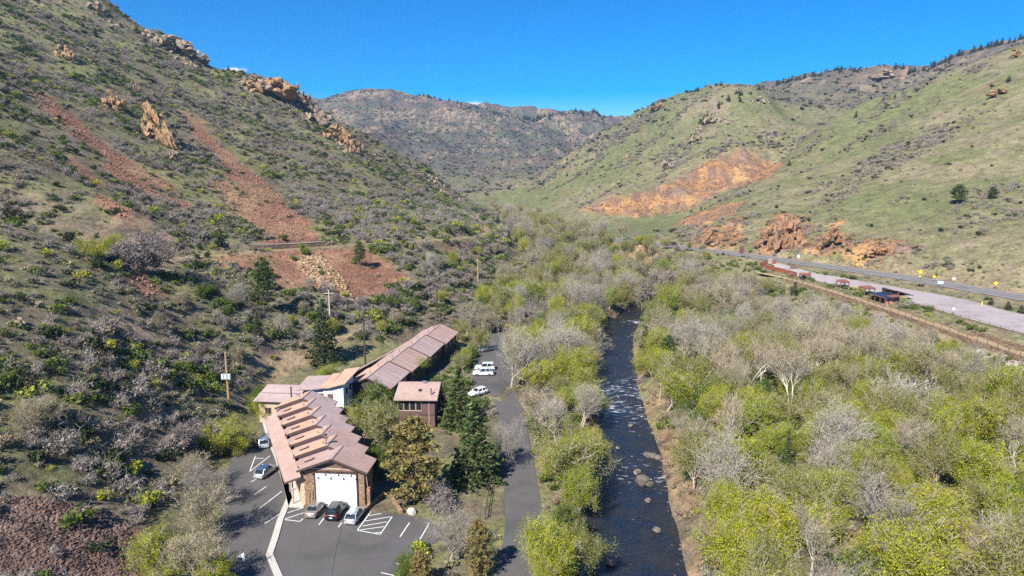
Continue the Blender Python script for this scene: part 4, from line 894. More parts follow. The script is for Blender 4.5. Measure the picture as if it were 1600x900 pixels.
for q in range(7): MB().bar((-.65, .5 + q * 1.2, 2.8), (4.15, .5 + q * 1.2, 3.2), .06, .06).build('roof_seam', M_blue, r_)
MB().slab([(1.2, -.6, 3.05), (4.3, -.6, 3.35), (4.3, 2.2, 3.35), (1.2, 2.2, 3.05)], .14).build('porch_roof', M_rust, S); MB().box((-.72, 4.1, 2.64), (.1, 8.7, .26)).build('eave_board', M_rust, S)
for q in (0, 2.7, 5.4, 8.0): MB().box((-.45, q, 1.35), (.2, .2, 2.7)).build('post', M_wood, S)
MB().box((4.5, 5.0, 2.3), (.4, 8.0, 4.2)).build('clerestory_wall', M_fascia, S)
for q in (3.0, 6.2): MB().box((4.28, q, 3.75), (.06, 2.4, .7)).build('clerestory_window', M_glass, S)
MB().box((6.2, 3.4, 1.5), (3.0, 4.2, 3.0)).build('stone_end_wall', M_rstone, S)
MB().slab([(3.9, 1.0, 4.75), (9.2, .4, 3.3), (9.6, 9.3, 2.3), (4.3, 9.3, 4.0)], .2).build('sloping_roof', M_fascia, S)
sr = MB()
for q in range(6): sr.box((-1.3, -1.0 + q * 1.9, .5), (.1, .1, 1.0))
sr.bar((-1.3, -1.1, 1.0), (-1.3, 8.6, 1.0), .1); sr.bar((-1.3, -1.0, 1.0), (4.6, -1.0, 1.0), .1); sr.build('terrace_rail', M_wood, S)
def pergola(px, py, w_, d_, h_, label, rz=8):
    x, y, z = spot(px, py); e = empty('pergola', (x, y, z - .1), R(rz)); tag(e, label, 'pergola', 'pergolas by the trailhead lot')
    for sx in (-1, 1):
        for sy in (-1, 1): p_ = MB().box((sx * w_ * .42, sy * d_ * .42, h_ / 2), (.22, .22, h_)).build('post', M_wood, e); MB().box((sx * w_ * .42, sy * d_ * .42, .2), (.5, .5, .5)).build('footing', M_rstone, p_)
    MB().slab([(-w_ / 2, -d_ / 2, h_ + .1), (w_ / 2, -d_ / 2, h_ + .1), (w_ / 2, d_ / 2, h_ + .55), (-w_ / 2, d_ / 2, h_ + .55)], .14).build('roof', M_rust, e)
    for sy in (-1, 1): MB().box((0, sy * d_ * .42, h_ - .1), (w_, .16, .22)).build('beam', M_wood, e)
pergola(1354, 462, 4.2, 3.2, 2.7, 'rust roofed pergola next to the blue roofed shelter'); pergola(1316, 451, 3.6, 3.0, 2.6, 'rust roofed pergola standing alone midway along the trailhead lot'); pergola(1255, 438, 2.8, 2.2, 2.3, 'small rust roofed pergola at the start of the trail fence')
def sign(px, py, kind, col, size, h, label, post=M_metal):
    x, y, z = spot(px, py); e = empty('road_sign', (x, y, z - .2), R(-8)); tag(e, label, 'sign', 'signs by the highway')
    MB().box((0, .06, h / 2), (.12, .08, h)).build('post', post, e); zc = h - size * .3
    if kind == 'diamond': MB().loft([[(0, yy, zc - size * .7), (size * .7, yy, zc), (0, yy, zc + size * .7), (-size * .7, yy, zc)] for yy in (-.03, .0)]).build('panel', col, e)
    elif kind == 'round': MB().cyl((0, -.02, zc), size / 2, .04, 16, 'y').build('panel', col, e)
    else: MB().box((0, -.02, zc), (size * kind, .05, size)).build('panel', col, e)
    return e
M_sy = simple('sign_yellow', (.85, .55, .01), .5, var=.03); M_sw = simple('sign_white', (.85, .86, .87), .5, var=.03)
for px, py, sz, h, lb in ((1437,437,1.15,3.4,'large yellow diamond road sign below the orange cut'),(1459,440,.85,2.3,'smaller yellow diamond road sign right of the large one'),(1555,452,1.05,2.6,'rightmost yellow diamond road sign at the highway edge'),(1339,419,.8,2.0,'yellow diamond road sign farthest up the highway')): sign(px, py, 'diamond', M_sy, sz, h, lb)
g_ = sign(1437, 437.6, 1.0, M_sy, .6, 1.7, 'square yellow plate under the large diamond sign')
sign(1534, 478, .25, M_sy, 1.2, 1.3, 'yellow marker post in the planted strip of the trailhead lot'); sign(1489, 493, 'round', M_sw, .8, 2.4, 'round white sign on a post at the trailhead lot fence')
sign(1469, 447, 1.9, M_sw, .9, 1.7, 'wide white sign on the highway shoulder'); sign(1247, 408, .7, M_sw, 1.3, 2.6, 'upright white sign at the foot of the red cliff'); sign(1490, 443, 1.2, simple('sign_pink', (.6, .45, .4), .6), 1.0, 2.2, 'pinkish blank sign beyond the highway')
sign(1158, 403, .6, simple('sign_maroon', (.14, .05, .07), .7), 3.0, 4.6, 'dark maroon upright panel beside the highway bend', M_wood); sign(1264, 436, .9, M_rust, 1.6, 2.4, 'brown information board by the small pergola', M_wood); sign(1203, 414, .8, M_rstone, 2.2, 2.4, 'pale stone pillar sign at the overlook', M_rstone); sign(1240, 421, 3.0, M_wood, 1.0, 1.6, 'low wooden notice board in the overlook island', M_wood)
# ------------------------------------------------------------------ plant materials
def leaf_material(name, c1, c2, c3=None, trans=.3):
    """leaf colour varies from plant to plant and from leaf to leaf"""
    k = NT(name); oi = k.n('ShaderNodeObjectInfo'); a = k.attr('leaf').outputs['Fac']
    c = k.mix(oi.outputs['Random'], c1, c2)
    if c3: c = k.mix(k.mr(a, .55, 1.0), c, c3)
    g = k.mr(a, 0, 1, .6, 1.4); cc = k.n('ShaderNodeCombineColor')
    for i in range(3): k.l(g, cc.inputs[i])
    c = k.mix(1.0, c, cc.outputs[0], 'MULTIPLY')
    d = k.n('ShaderNodeBsdfDiffuse'); t = k.n('ShaderNodeBsdfTranslucent'); m = k.n('ShaderNodeMixShader'); m.inputs[0].default_value = trans
    k.l(c, d.inputs[0]); k.l(c, t.inputs[0]); k.l(d.outputs[0], m.inputs[1]); k.l(t.outputs[0], m.inputs[2]); k.l(m.outputs[0], k.out.inputs[0]); return k.m
ML = dict(lime=leaf_material('lime_spring_leaves', (.37, .37, .03), (.23, .30, .03), (.46, .43, .07)), olive=leaf_material('olive_spring_leaves', (.28, .265, .06), (.20, .225, .045), (.38, .345, .11)),
          bud=leaf_material('tan_catkin_buds', (.28, .24, .145), (.23, .21, .11), (.36, .31, .195), .2), green=leaf_material('green_leaves', (.075, .125, .022), (.125, .17, .028), (.17, .21, .04)),
          spruce=leaf_material('spruce_needles', (.026, .05, .022), (.036, .062, .026), (.06, .085, .035), .1), pine=leaf_material('pine_needles', (.055, .09, .03), (.07, .10, .034), (.12, .145, .055), .1),
          tanpine=leaf_material('browning_pine_needles', (.27, .195, .075), (.22, .18, .065), (.16, .16, .055), .15), sage=leaf_material('sage_leaves', (.145, .15, .082), (.18, .172, .105), (.24, .225, .145), .15),
          grey=leaf_material('grey_twig_haze', (.23, .195, .165), (.285, .245, .2), (.34, .3, .255), .15), brown=leaf_material('brown_twig_haze', (.17, .105, .075), (.21, .145, .095), (.26, .2, .14), .15),
          dark=leaf_material('dark_juniper_leaves', (.03, .045, .022), (.045, .06, .028), (.07, .085, .04), .1), mauve=leaf_material('mauve_twig_haze', (.205, .165, .158), (.25, .2, .185), (.31, .26, .24), .15))
def bark_material(name, a, b):
    k = NT(name); p = k.obj(); n = k.noise(2.5, 4, .6, p); k.princ(k.mix(k.mr(n, .35, .65), a, b), .9, spec=.15); return k.m
BK_pale = bark_material('pale_cottonwood_bark', (.33, .285, .235), (.47, .42, .36)); BK_grey = bark_material('grey_bark', (.24, .205, .18), (.34, .30, .265)); BK_brown = bark_material('brown_bark', (.12, .075, .05), (.2, .13, .09)); BK_white = bark_material('white_aspen_bark', (.44, .4, .34), (.58, .54, .47)); BK_tan = bark_material('tan_twig_bark', (.33, .27, .2), (.45, .38, .29))

# ------------------------------------------------------------------ plant shapes
def norm(v): return v / (np.linalg.norm(v) + 1e-9)
def skeleton(rs, H, levels=4, limbs=5, trunk=.3, spread=.9, up=.16, r0=.03, kids=(3, 2, 2), lean=(0, 0), ratio=.6, stems=1):
    segs = [[] for _ in range(levels + 1)]; tips = []
    def rec(p, d, L, r, lev):
        n = (3, 4, 3, 3, 2, 2)[min(lev, 5)]
        for i in range(n):
            d = norm(d + rs.normal(0, .13 + .05 * lev, 3) + np.array([0, 0, up if lev else 0]))
            q = p + d * L / n; r2 = max(r * (.78 if lev else .88), .012); segs[lev].append((*p, *q, r, r2)); p, r = q, r2
            last = i == n - 1
            if lev < levels and (lev > 0 or last):
                c = limbs if lev == 0 else kids[min(lev - 1, len(kids) - 1)]
                if lev and i == 0: c = max(0, c - 1)
                for j in range(c):
                    az = rs.uniform(0, 2 * math.pi) if lev else 2 * math.pi * (j + rs.uniform(-.3, .3)) / c
                    a = np.cross(d, [0, 0, 1.0] if abs(d[2]) < .9 else [1.0, 0, 0]); a = norm(a); b = np.cross(d, a)
                    ang = spread * rs.uniform(.55, 1.2) * (1 if lev else .8); nd = norm(d * math.cos(ang) + (a * math.cos(az) + b * math.sin(az)) * math.sin(ang))
                    rec(p, nd, L * (rs.uniform(.8, 1.25) * ratio if lev else (1 - trunk) / trunk * rs.uniform(.55, .8)), r * (.62 if lev else .6), lev + 1)
            if lev >= levels - 1: tips.append((*p, *d))
    for s in range(stems):
        off = rs.normal(0, .05 * H, 2) if stems > 1 else np.zeros(2)
        rec(np.array([off[0], off[1], -.25]), norm(np.array([lean[0] + (off[0] / H * 4), lean[1] + off[1] / H * 4, 1.0])), H * trunk, H * r0, 0)
    return [np.array(s) if s else np.zeros((0, 8)) for s in segs], np.array(tips)
def seg_mesh(S, sides):
    """one small prism per segment, all at once"""
    if len(S) == 0: return np.zeros((0, 3)), np.zeros((0, 4), int)
    p, q, r1, r2 = S[:, :3], S[:, 3:6], S[:, 6], S[:, 7]; d = q - p; d /= np.linalg.norm(d, axis=1)[:, None] + 1e-9
    ref = np.where(np.abs(d[:, 2:3]) < .9, [[0, 0, 1.0]], [[1.0, 0, 0]]); a = np.cross(d, ref); a /= np.linalg.norm(a, axis=1)[:, None] + 1e-9; b = np.cross(d, a); V = []
    for c, r in ((p, r1), (q, r2)):
        for k in range(sides):
            t = 2 * math.pi * k / sides; V.append(c + (a * math.cos(t) + b * math.sin(t)) * r[:, None])
    V = np.stack(V, 1); n = len(S); base = (np.arange(n) * 2 * sides)[:, None]; F = []
    for k in range(sides): F.append(np.stack([base[:, 0] + k, base[:, 0] + (k + 1) % sides, base[:, 0] + sides + (k + 1) % sides, base[:, 0] + sides + k], -1))
    return V.reshape(-1, 3), np.concatenate(F)
def leaf_quads(rs, C_, size, aspect=.7, flat=0.0):
    n = len(C_); u = rs.normal(0, 1, (n, 3)); u[:, 2] *= (1 - flat); u /= np.linalg.norm(u, axis=1)[:, None]; w_ = rs.normal(0, 1, (n, 3)); v = np.cross(u, w_); v /= np.linalg.norm(v, axis=1)[:, None] + 1e-9
    s = size * (.5 + 1.3 * rs.uniform(0, 1, n) ** 1.8)[:, None]; u = u * s / 2; v = v * s * aspect / 2
    V = np.stack([C_ - u, C_ - v * .9 + u * .1, C_ + u, C_ + v * .9 - u * .1], 1).reshape(-1, 3); F = np.arange(n * 4).reshape(n, 4); return V, F, np.repeat(rs.uniform(0, 1, n), 4)
def combine(parts):
    """parts: (verts, faces, leafvalue or None, material index)"""
    V, F, A, M_ = [], [], [], []; o = 0
    for v, f, a, m in parts:
        if len(v) == 0: continue
        V.append(v); F.append(f + o); A.append(a if a is not None else np.full(len(v), .5)); M_.append(np.full(len(f), m)); o += len(v)
    return np.concatenate(V), np.concatenate(F), np.concatenate(A), np.concatenate(M_)
def plant_mesh(name, parts, mats):
    V, F, A, M_ = combine(parts); return np_mesh(name, V, F, mats, False, {'leaf': A}, M_)
def broadleaf(seed, H, leaf, bark, nl, ls, levels=4, limbs=5, trunk=.3, spread=.9, stems=1, kids=(3, 2, 2), tw=1.0, lean=(0, 0), r0=.026, up=.16, ratio=.6, jit=.35, twig=None):
    twig = twig or bark; rs = np.random.default_rng(seed); S, T = skeleton(rs, H, levels, limbs, trunk, spread, up, r0, kids, lean, ratio, stems)
    thick = np.concatenate(S[:3]); thin = np.concatenate(S[3:]) if levels >= 3 else np.zeros((0, 8)); thin[:, 6:] = np.maximum(thin[:, 6:], .018 * tw)
    # bring the whole plant to the wanted height
    top = max(thick[:, 5].max(), thin[:, 5].max() if len(thin) else 0); k = H / top; thick[:, :6] *= k; thin[:, :6] *= k; T[:, :3] *= k
    tv, tf = seg_mesh(thick, 5); trunk_me = np_mesh('trunk', tv, tf, [bark], True)
    v2, f2 = seg_mesh(thin, 3); parts = [(v2, f2, None, 0)]
    if nl:
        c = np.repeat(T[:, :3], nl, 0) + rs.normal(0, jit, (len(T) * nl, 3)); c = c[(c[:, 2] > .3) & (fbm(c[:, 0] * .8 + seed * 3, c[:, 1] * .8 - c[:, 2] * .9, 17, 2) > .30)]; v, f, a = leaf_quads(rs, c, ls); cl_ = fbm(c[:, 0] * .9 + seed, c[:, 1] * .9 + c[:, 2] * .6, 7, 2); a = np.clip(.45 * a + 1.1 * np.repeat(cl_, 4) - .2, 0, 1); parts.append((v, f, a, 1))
    return trunk_me, plant_mesh('crown', parts, [twig, ML[leaf] if leaf else bark])
def conifer(seed, H, W, leaf, bark, layers=26, per=9, droop=.28, ls=.55, clear=.08, pine=False):
    rs = np.random.default_rng(seed); S = [(0, 0, -.3, 0, 0, H * .5, H * .017, H * .01), (0, 0, H * .5, 0, 0, H * .98, H * .01, .02)]; C_ = []; br = []
    for i in range(layers):
        f = (i + rs.uniform(-.3, .3)) / layers; f = min(max(f, 0), .985); z = H * (clear + (1 - clear) * f)
        Rr = W * (1 - f) ** .85 * rs.uniform(.82, 1.1) + .12 if not pine else W * (math.sin(math.pi * min(1, .22 + .8 * f)) ** .7) * rs.uniform(.6, 1.1) + .2
        n = max(4, int(per * (1 - .5 * f))) if not pine else 5
        for j in range(n):
            az = 2 * math.pi * (j + rs.uniform(-.4, .4)) / n + i * 1.7; r = Rr * rs.uniform(.7, 1.1); dz = (-droop * r + .25 * r * (f > .8)) if not pine else rs.uniform(-.05, .35) * r
            e = np.array([math.cos(az) * r, math.sin(az) * r, z + dz]); s = np.array([0, 0, z]); br.append((*s, *e, .035, .012))
            if not pine:
                m = max(3, int(r * 5)); t = rs.uniform(.15, 1.0, m) ** .7; sag = -.1 * np.sin(t * math.pi) * r
                p = s + (e - s) * t[:, None]; p[:, 2] += sag; p += rs.normal(0, .16, (m, 3)); C_.append(p)
            else:
                for t in ((.55, .8, 1.0) if r > 1.2 else (1.0,)): C_.append(s + (e - s) * t + rs.normal(0, .3, (16, 3)) * np.array([1.0, 1.0, .6]))
    tv, tf = seg_mesh(np.array(S), 7); trunk_me = np_mesh('trunk', tv, tf, [bark], True); bv, bf = seg_mesh(np.array(br), 3); c = np.concatenate(C_); v, f, a = leaf_quads(rs, c, ls, .6 if not pine else .4, .25)
    return trunk_me, plant_mesh('crown', [(bv, bf, None, 0), (v, f, a, 1)], [bark, ML[leaf]])
def shrub(seed, R0, Hh, leaf, bark, n=260, ls=.3, twigs=26, lumps=5, tall=1.0):
    rs = np.random.default_rng(seed); S = []; C_ = []
    cs = np.c_[rs.normal(0, R0 * .42, (lumps, 2)), Hh * rs.uniform(.45, .75, lumps)]; rad = R0 * rs.uniform(.4, .7, lumps)
    for i in range(twigs):
        c = cs[i % lumps]; e = c + rs.normal(0, 1, 3) * rad[i % lumps] * .6; e[2] = abs(e[2]) + .2; m = e * np.array([.45, .45, .55]); S.append((0, 0, -.1, *m, .04, .025)); S.append((*m, *e, .025, .012))
        for _ in range(2):
            e2 = e + norm(rs.normal(0, 1, 3) + [0, 0, .6]) * R0 * .4; S.append((*e, *e2, .014, .009))
    d = rs.normal(0, 1, (n, 3)); d /= np.linalg.norm(d, axis=1)[:, None]; k = rs.integers(0, lumps, n); rr = rs.uniform(.35, 1.0, n) ** .5
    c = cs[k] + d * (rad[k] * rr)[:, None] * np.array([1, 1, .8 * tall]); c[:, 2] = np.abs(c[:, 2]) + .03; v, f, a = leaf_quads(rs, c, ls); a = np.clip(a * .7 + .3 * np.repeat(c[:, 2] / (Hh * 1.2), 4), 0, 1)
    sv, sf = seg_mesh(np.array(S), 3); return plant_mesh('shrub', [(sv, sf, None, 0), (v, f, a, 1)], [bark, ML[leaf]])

KINDS = {}
def reg(kind, n, fn): KINDS[kind] = [fn(i) for i in range(n)]
reg('bare', 6, lambda i: broadleaf(100 + i, 12, 'bud', BK_pale if i % 2 else BK_grey, 1, .13, 5, 4 + i % 3, .2 + .04 * (i % 4), .72 + .05 * i, kids=(2, 2, 2, 1), tw=.85, stems=1 + (i == 3), ratio=.58 + .02 * (i % 3)))
reg('stem', 4, lambda i: broadleaf(160 + i, 12, 'bud', BK_white, 1, .16, 4, 4, .5, .6, kids=(2, 2, 2), tw=.9, stems=1 + i % 3, r0=.017, ratio=.6, twig=BK_tan))
reg('haze', 5, lambda i: broadleaf(200 + i, 10, 'bud', BK_tan, 6, .15, 4, 5, .22, .85, kids=(2, 2, 2), tw=1.2, stems=1 + i % 2, jit=.4))
reg('bud', 5, lambda i: broadleaf(300 + i, 11, 'olive', BK_tan, 9, .165, 4, 5, .26, .82, kids=(2, 2, 2), jit=.5))
reg('lime', 5, lambda i: broadleaf(400 + i, 10, 'lime', BK_tan, 12, .175, 4, 5, .25, .85, kids=(2, 2, 2), jit=.55, stems=1 + i % 2))
reg('leafy', 3, lambda i: broadleaf(500 + i, 7, 'green', BK_grey, 12, .19, 4, 5, .22, .9, kids=(2, 2, 2), jit=.4, stems=2))
reg('mauve', 3, lambda i: broadleaf(550 + i, 6, 'mauve', BK_grey, 4, .2, 4, 5, .16, 1.0, kids=(2, 2, 2), tw=1.2, jit=.3, stems=2))
reg('spruce', 3, lambda i: conifer(600 + i, 14, 3.4, 'spruce', BK_brown, 30, 10))
reg('fir', 2, lambda i: conifer(650 + i, 14, 3.9, 'pine', BK_brown, 34, 12, .12, .55))
reg('pine', 3, lambda i: conifer(700 + i, 12, 2.6, 'pine', BK_brown, 16, 5, ls=.5, clear=.3, pine=True))
reg('tanpine', 3, lambda i: conifer(750 + i, 14, 4.0, 'tanpine', BK_brown, 24, 6, ls=.6, clear=.12, pine=True))
reg('juniper', 3, lambda i: conifer(800 + i, 5, 1.9, 'dark', BK_brown, 14, 8, .05, .55, .02))
KH = dict(stem=12, bare=12, haze=10, bud=11, lime=10, leafy=7, mauve=6, spruce=14, fir=14, pine=12, tanpine=14, juniper=5)
KN = dict(stem=('white_stemmed_tree', 'white stemmed bare tree'), bare=('bare_cottonwood', 'bare grey cottonwood'), haze=('budding_tree', 'tan budding tree'), bud=('budding_cottonwood', 'olive budding cottonwood'), lime=('leafing_tree', 'lime green leafing tree'), leafy=('green_tree', 'dense green leafy tree'),
          mauve=('bare_thicket_tree', 'mauve bare twigged tree'), spruce=('spruce_tree', 'dark green spruce'), fir=('fir_tree', 'bright green fir'), pine=('pine_tree', 'green ponderosa pine'), tanpine=('browning_pine', 'tan browning pine'), juniper=('juniper', 'dark green juniper'))
trs = np.random.default_rng(42)
TREES = []
def tree(kind, x, y, H, label=None, group=None, width=1.0, sink=.1, z=None, rot=None, lean=None):
    v = KINDS[kind][int(trs.integers(len(KINDS[kind])))]; z = float(zat(x, y)) if z is None else z
    e = empty(KN[kind][0], (x, y, z - sink), trs.uniform(0, 6.28) if rot is None else rot); s = H / KH[kind]; e.scale = (s * width * trs.uniform(.92, 1.08), s * width * trs.uniform(.92, 1.08), s)
    if lean: e.rotation_euler[0], e.rotation_euler[1] = lean
    tag(e, label or KN[kind][1], 'tree', group); obj('trunk', v[0], e); obj('crown', v[1], e); TREES.append((x, y, H * .3 * width)); return e
def tree_px(kind, bx, by, top, label, group=None, width=1.0, lean=None, wpx=None):
    """a tree standing at ground pixel (bx, by) that reaches photograph row `top`"""
    x, y, z, t = hit1(bx, by); H = (by - top) * t / FPX / (CP + (by - 450) / FPX * SP) * 1.0
    return tree(kind, x, y, H, label, group, width, lean=lean)
# ------------------------------------------------------------------ trees one can point to
tree_px('tanpine', 648, 786, 636, 'big tan browning pine right of the stone garage', width=1.1)
tree_px('fir', 742, 752, 612, 'tall bright green fir between the garden and the drive', width=1.2)
tree_px('fir', 716, 668, 566, 'green fir hiding the cars beside the brown house', width=1.2)
tree_px('fir', 690, 648, 596, 'small green fir against the brown house corner')
tree_px('tanpine', 748, 905, 795, 'yellowish pine at the bottom edge beside the drive', width=.8)
tree_px('tanpine', 657, 922, 848, 'tan pine, lowest one at the edge of the lot', width=.9)
tree_px('spruce', 508, 566, 462, 'dark spruce beside the dirt track above the lodge', width=1.15)
tree_px('spruce', 403, 530, 484, 'smaller spruce upslope left of the big one', width=1.0)
tree_px('pine', 413, 488, 400, 'ponderosa pine with long bare trunk before the orange scree', width=.8)
tree_px('pine', 563, 416, 377, 'ponderosa pine on the bench right of the orange scree', width=1.1)
tree_px('juniper', 150, 556, 510, 'round juniper alone among the grey brush on the left slope', width=1.3)
tree_px('leafy', 588, 655, 590, 'dark leafed tree at the end of the rear lodge', width=.8)
tree_px('bud', 566, 700, 608, 'olive budding tree right of the stepped gables', width=1.1); tree_px('bud', 590, 690, 622, 'olive budding tree nearest the brown house wall'); tree_px('lime', 545, 668, 630, 'low leafing tree tucked against the stepped gables')
tree_px('lime', 655, 596, 556, 'lime tree in front of the rear lodge roof', width=1.2); tree_px('leafy', 600, 742, 690, 'green tree in the shade right of the garage')
tree_px('bare', 703, 880, 762, 'bare silvery tree at the lot corner', width=1.0); tree_px('mauve', 680, 800, 748, 'bare purple twigged tree beside the tan pine'); tree_px('bare', 790, 735, 640, 'bare pale tree on the left edge of the drive', width=.7); tree_px('bare', 783, 690, 652, 'smaller bare tree at the drive bend', width=.8)
tree_px('bare', 800, 604, 488, 'large pale bare cottonwood in the yard island', width=.8)
tree_px('lime', 345, 712, 652, 'yellow green bush tree by the parking stalls', width=1.3); tree_px('lime', 378, 705, 662, 'yellow green bush tree next to the pale car', width=1.2); tree_px('leafy', 412, 646, 600, 'bright green tree at the corner of the west wing', width=1.0); tree_px('lime', 408, 655, 610, 'leafing tree left of the west wing')
tree_px('lime', 510, 596, 566, 'lime bush tree above the white house roof', width=1.5)
tree_px('leafy', 880, 830, 780, 'dark green tree on the creek bank by the drive'); tree_px('lime', 866, 905, 800, 'lime tree at the bottom edge between drive and creek', width=1.0); tree_px('lime', 842, 925, 850, 'lime tree overhanging the bottom of the drive', width=.8); tree_px('bud', 905, 920, 800, 'olive tree on the creek bank at the bottom edge', width=.7)
tree_px('bud', 898, 768, 648, 'spreading olive cottonwood leaning out over the creek', width=1.15, lean=(R(4), R(16))); tree_px('lime', 878, 758, 672, 'lime cottonwood beside the leaning one above the drive', width=.75)
tree_px('bud', 935, 742, 668, 'drooping olive cottonwood hanging over the water', width=1.1, lean=(0, R(16)))
tree_px('bare', 868, 690, 600, 'bare grey cottonwood at the drive edge', width=.9); tree_px('bare', 910, 672, 590, 'bare grey cottonwood on the left creek bank', width=.9); tree_px('haze', 842, 668, 592, 'tan budding tree along the upper drive')
tree_px('spruce', 1008, 556, 506, 'dark spruce on the right creek bank', width=1.2); tree_px('pine', 1042, 580, 520, 'green pine in the right bank thicket', width=1.0); tree_px('juniper', 1175, 525, 498, 'dark juniper below the trail wall'); tree_px('juniper', 1058, 528, 502, 'dark juniper in the tan thicket')
tree_px('leafy', 1115, 660, 598, 'dark green tree among the right bank brush', width=1.2); tree_px('fir', 1228, 745, 668, 'dark fir in the thicket right of the creek', width=.9); tree_px('juniper', 1225, 690, 648, 'brownish juniper above the dark fir')
tree_px('bare', 1412, 672, 560, 'big pale bare cottonwood standing over a green clearing', width=1.2); tree_px('bare', 1370, 860, 700, 'broad bare cottonwood spreading over the lime thicket', width=1.35); tree_px('bare', 1535, 905, 780, 'bare cottonwood in the bottom right corner', width=1.3); tree_px('bare', 1140, 792, 640, 'tall bare multi stemmed cottonwood near the water', width=.8)
tree_px('bare', 1300, 760, 660, 'bare tree rising behind the broad one'); tree_px('lime', 1145, 770, 668, 'lime tree around the tall bare stems', width=1.0)
tree_px('juniper', 1241, 462, 440, 'small green tree where the trail fence begins', width=.9); tree_px('pine', 1496, 320, 288, 'dark pine alone on the right grassy slope', width=1.6); tree_px('pine', 1550, 312, 292, 'smaller dark pine right of the lone one', width=1.5)
for px, py, tp in ((1548,473,466),(1575,481,472),(1595,487,478)): tree_px('juniper', px, py + 3, tp - 2, 'rounded juniper in the planted strip of the trailhead lot', 'junipers in the planted strip', 1.4)
tree_px('bare', 318, 800, 700, 'bare grey tree left of the lot whose shadow crosses it', width=1.0); tree_px('haze', 330, 838, 738, 'tan budding tree on the left edge of the lot', width=1.0); tree_px('lime', 262, 900, 808, 'lime tree below the red rubble', width=1.2); tree_px('haze', 310, 920, 812, 'tan budding tree in the bottom left thicket', width=1.1); tree_px('lime', 345, 925, 850, 'lime tree at the bottom edge left of the lot'); tree_px('mauve', 290, 700, 652, 'mauve bare tree on the slope left of the yellow bushes', width=1.2); tree_px('haze', 300, 760, 700, 'tan thicket tree above the lot edge', width=1.2)
tree_px('mauve', 215, 420, 362, 'large mauve bare tree on the left slope bench', width=1.3); tree_px('lime', 150, 405, 370, 'lime shrub tree left of the large mauve one', width=1.3); tree_px('lime', 178, 400, 365, 'lime shrub tree next to the large mauve one')
tree_px('haze', 65, 660, 612, 'tan sprawling tree on the lower left slope', width=1.6)
for k, (px, py, tp) in enumerate(((640,905,860),)): tree_px('leafy', px, py, tp, 'dark green bush tree at the lot corner')

# ------------------------------------------------------------------ thickets: trees scattered over the ground they really cover
def scatter(poly, spacing, pick, sel=None, hs=(.999, 1.001), avoid=.55, cap=400):
    p = np.array(poly, float); lo, hi = p.min(0), p.max(0); n = 0; pts = [(a, b) for a, b, c in TREES]
    tries = int((hi - lo).prod() / spacing ** 2 * 9)
    cand = trs.uniform(lo, hi, (tries, 2)); ok = in_poly(cand[:, 0], cand[:, 1], p); cand = cand[ok]
    d, _ = poly_dist(cand[:, 0], cand[:, 1], CREEK[::2]); cand = cand[d > creek_half(cand[:, 1]) + np.where((cand[:, 0] > np.interp(cand[:, 1], CREEK[:, 1], CREEK[:, 0])) & (cand[:, 1] < 175), 2.6 + 2.5 * vnoise(cand[:, 1] / 9, cand[:, 1] * 0, 5), 1.4)]
    for x, y in cand:
        if sel is not None and not sel(x, y): continue
        if pts and min((x - a) ** 2 + (y - b) ** 2 for a, b in pts) < spacing ** 2: continue
        k, H, lab, grp, w_ = pick(x, y)
        tree(k, x, y, H * trs.uniform(*hs), lab, grp, w_); pts.append((x, y)); n += 1
        if n >= cap: break
    return n
def choose(pr):
    ks = list(pr); w_ = np.array([pr[k] for k in ks], float); return ks[int(trs.choice(len(ks), p=w_ / w_.sum()))]
HT = dict(stem=10.5, bare=11, haze=8.5, bud=9, lime=7.5, leafy=5.5, mauve=5.5, juniper=4, spruce=9, pine=9, fir=9)
def where_words(x, y, w_, H, zonename):
    """say where a thicket tree stands by things one can find"""
    d = float(poly_dist(np.array([x]), np.array([y]), CREEK[::2])[0][0] - creek_half(y))
    size = 'tall ' if H > 9.5 else ('low ' if H < 6.2 else '')
    form = 'broad ' if w_ > 1.03 else ('slim ' if w_ < .8 else '')
    lat = "at the water's edge" if d < 5 else ('just back from the water' if d < 14 else ('deep in the thicket' if d < 32 else 'well away from the creek'))
    if zonename == 'right': lon = 'along the bottom edge' if y < 88 else ('across from the garage' if y < 108 else ('across from the brown house' if y < 135 else ('across from the yard' if y < 165 else ('below the trail wall' if x > 80 else ('across from the rear lodge' if y < 200 else 'up by the creek bend')))))
    elif zonename == 'strip': lon = 'by the lower drive' if y < 105 else ('by the upper drive' if y < 150 else 'right of the yard')
    else: return size + form, zonename
    return size + form, lat + ', ' + lon
def picker(fn, zonename, grp):
    def f(x, y):
        pr, hk = fn(x, y); k = choose(pr); w_ = trs.uniform(.65, 1.15); H = HT[k] * hk * trs.uniform(.65, 1.4) * (float(np.interp(np.interp(y, TRAIL[:, 1], TRAIL[:, 0]) - x, [8, 16, 34], [.42, .62, 1.0])) if x > 60 else 1.0); a, b = where_words(x, y, w_, H, zonename); lb = a + KN[k][1] + ' ' + b; return k, H, lb, lb + ' (alike)', w_
    return f
def right_mix(x, y):
    if y < 105: return dict(lime=4.6, bud=3.4, bare=1.6, haze=.5, leafy=2, stem=1.3), 1.0
    if y < 140: return (dict(lime=3.4, bud=2.6, bare=.6, haze=.3, leafy=2.6, stem=1.2), 1.0) if x < 60 else (dict(lime=4.4, bud=3, bare=1.3, haze=.7, leafy=1.2, stem=1), 1.0)
    if y < 180: return (dict(bare=1, bud=3, haze=.6, leafy=1.8, lime=2.8, stem=1.4), 1.0) if x < 66 else (dict(bare=2.2, haze=1.2, bud=2, lime=1.4, stem=2.4, leafy=.6), .95)
    if y < 232: return (dict(haze=1.4, bud=3, lime=2.4, bare=.8, leafy=1.2), .95) if x < 66 else (dict(bare=2.5, haze=2.5, mauve=1, stem=2.5), .8)
    return dict(haze=4, mauve=1, bud=2, bare=1, lime=.5), .95
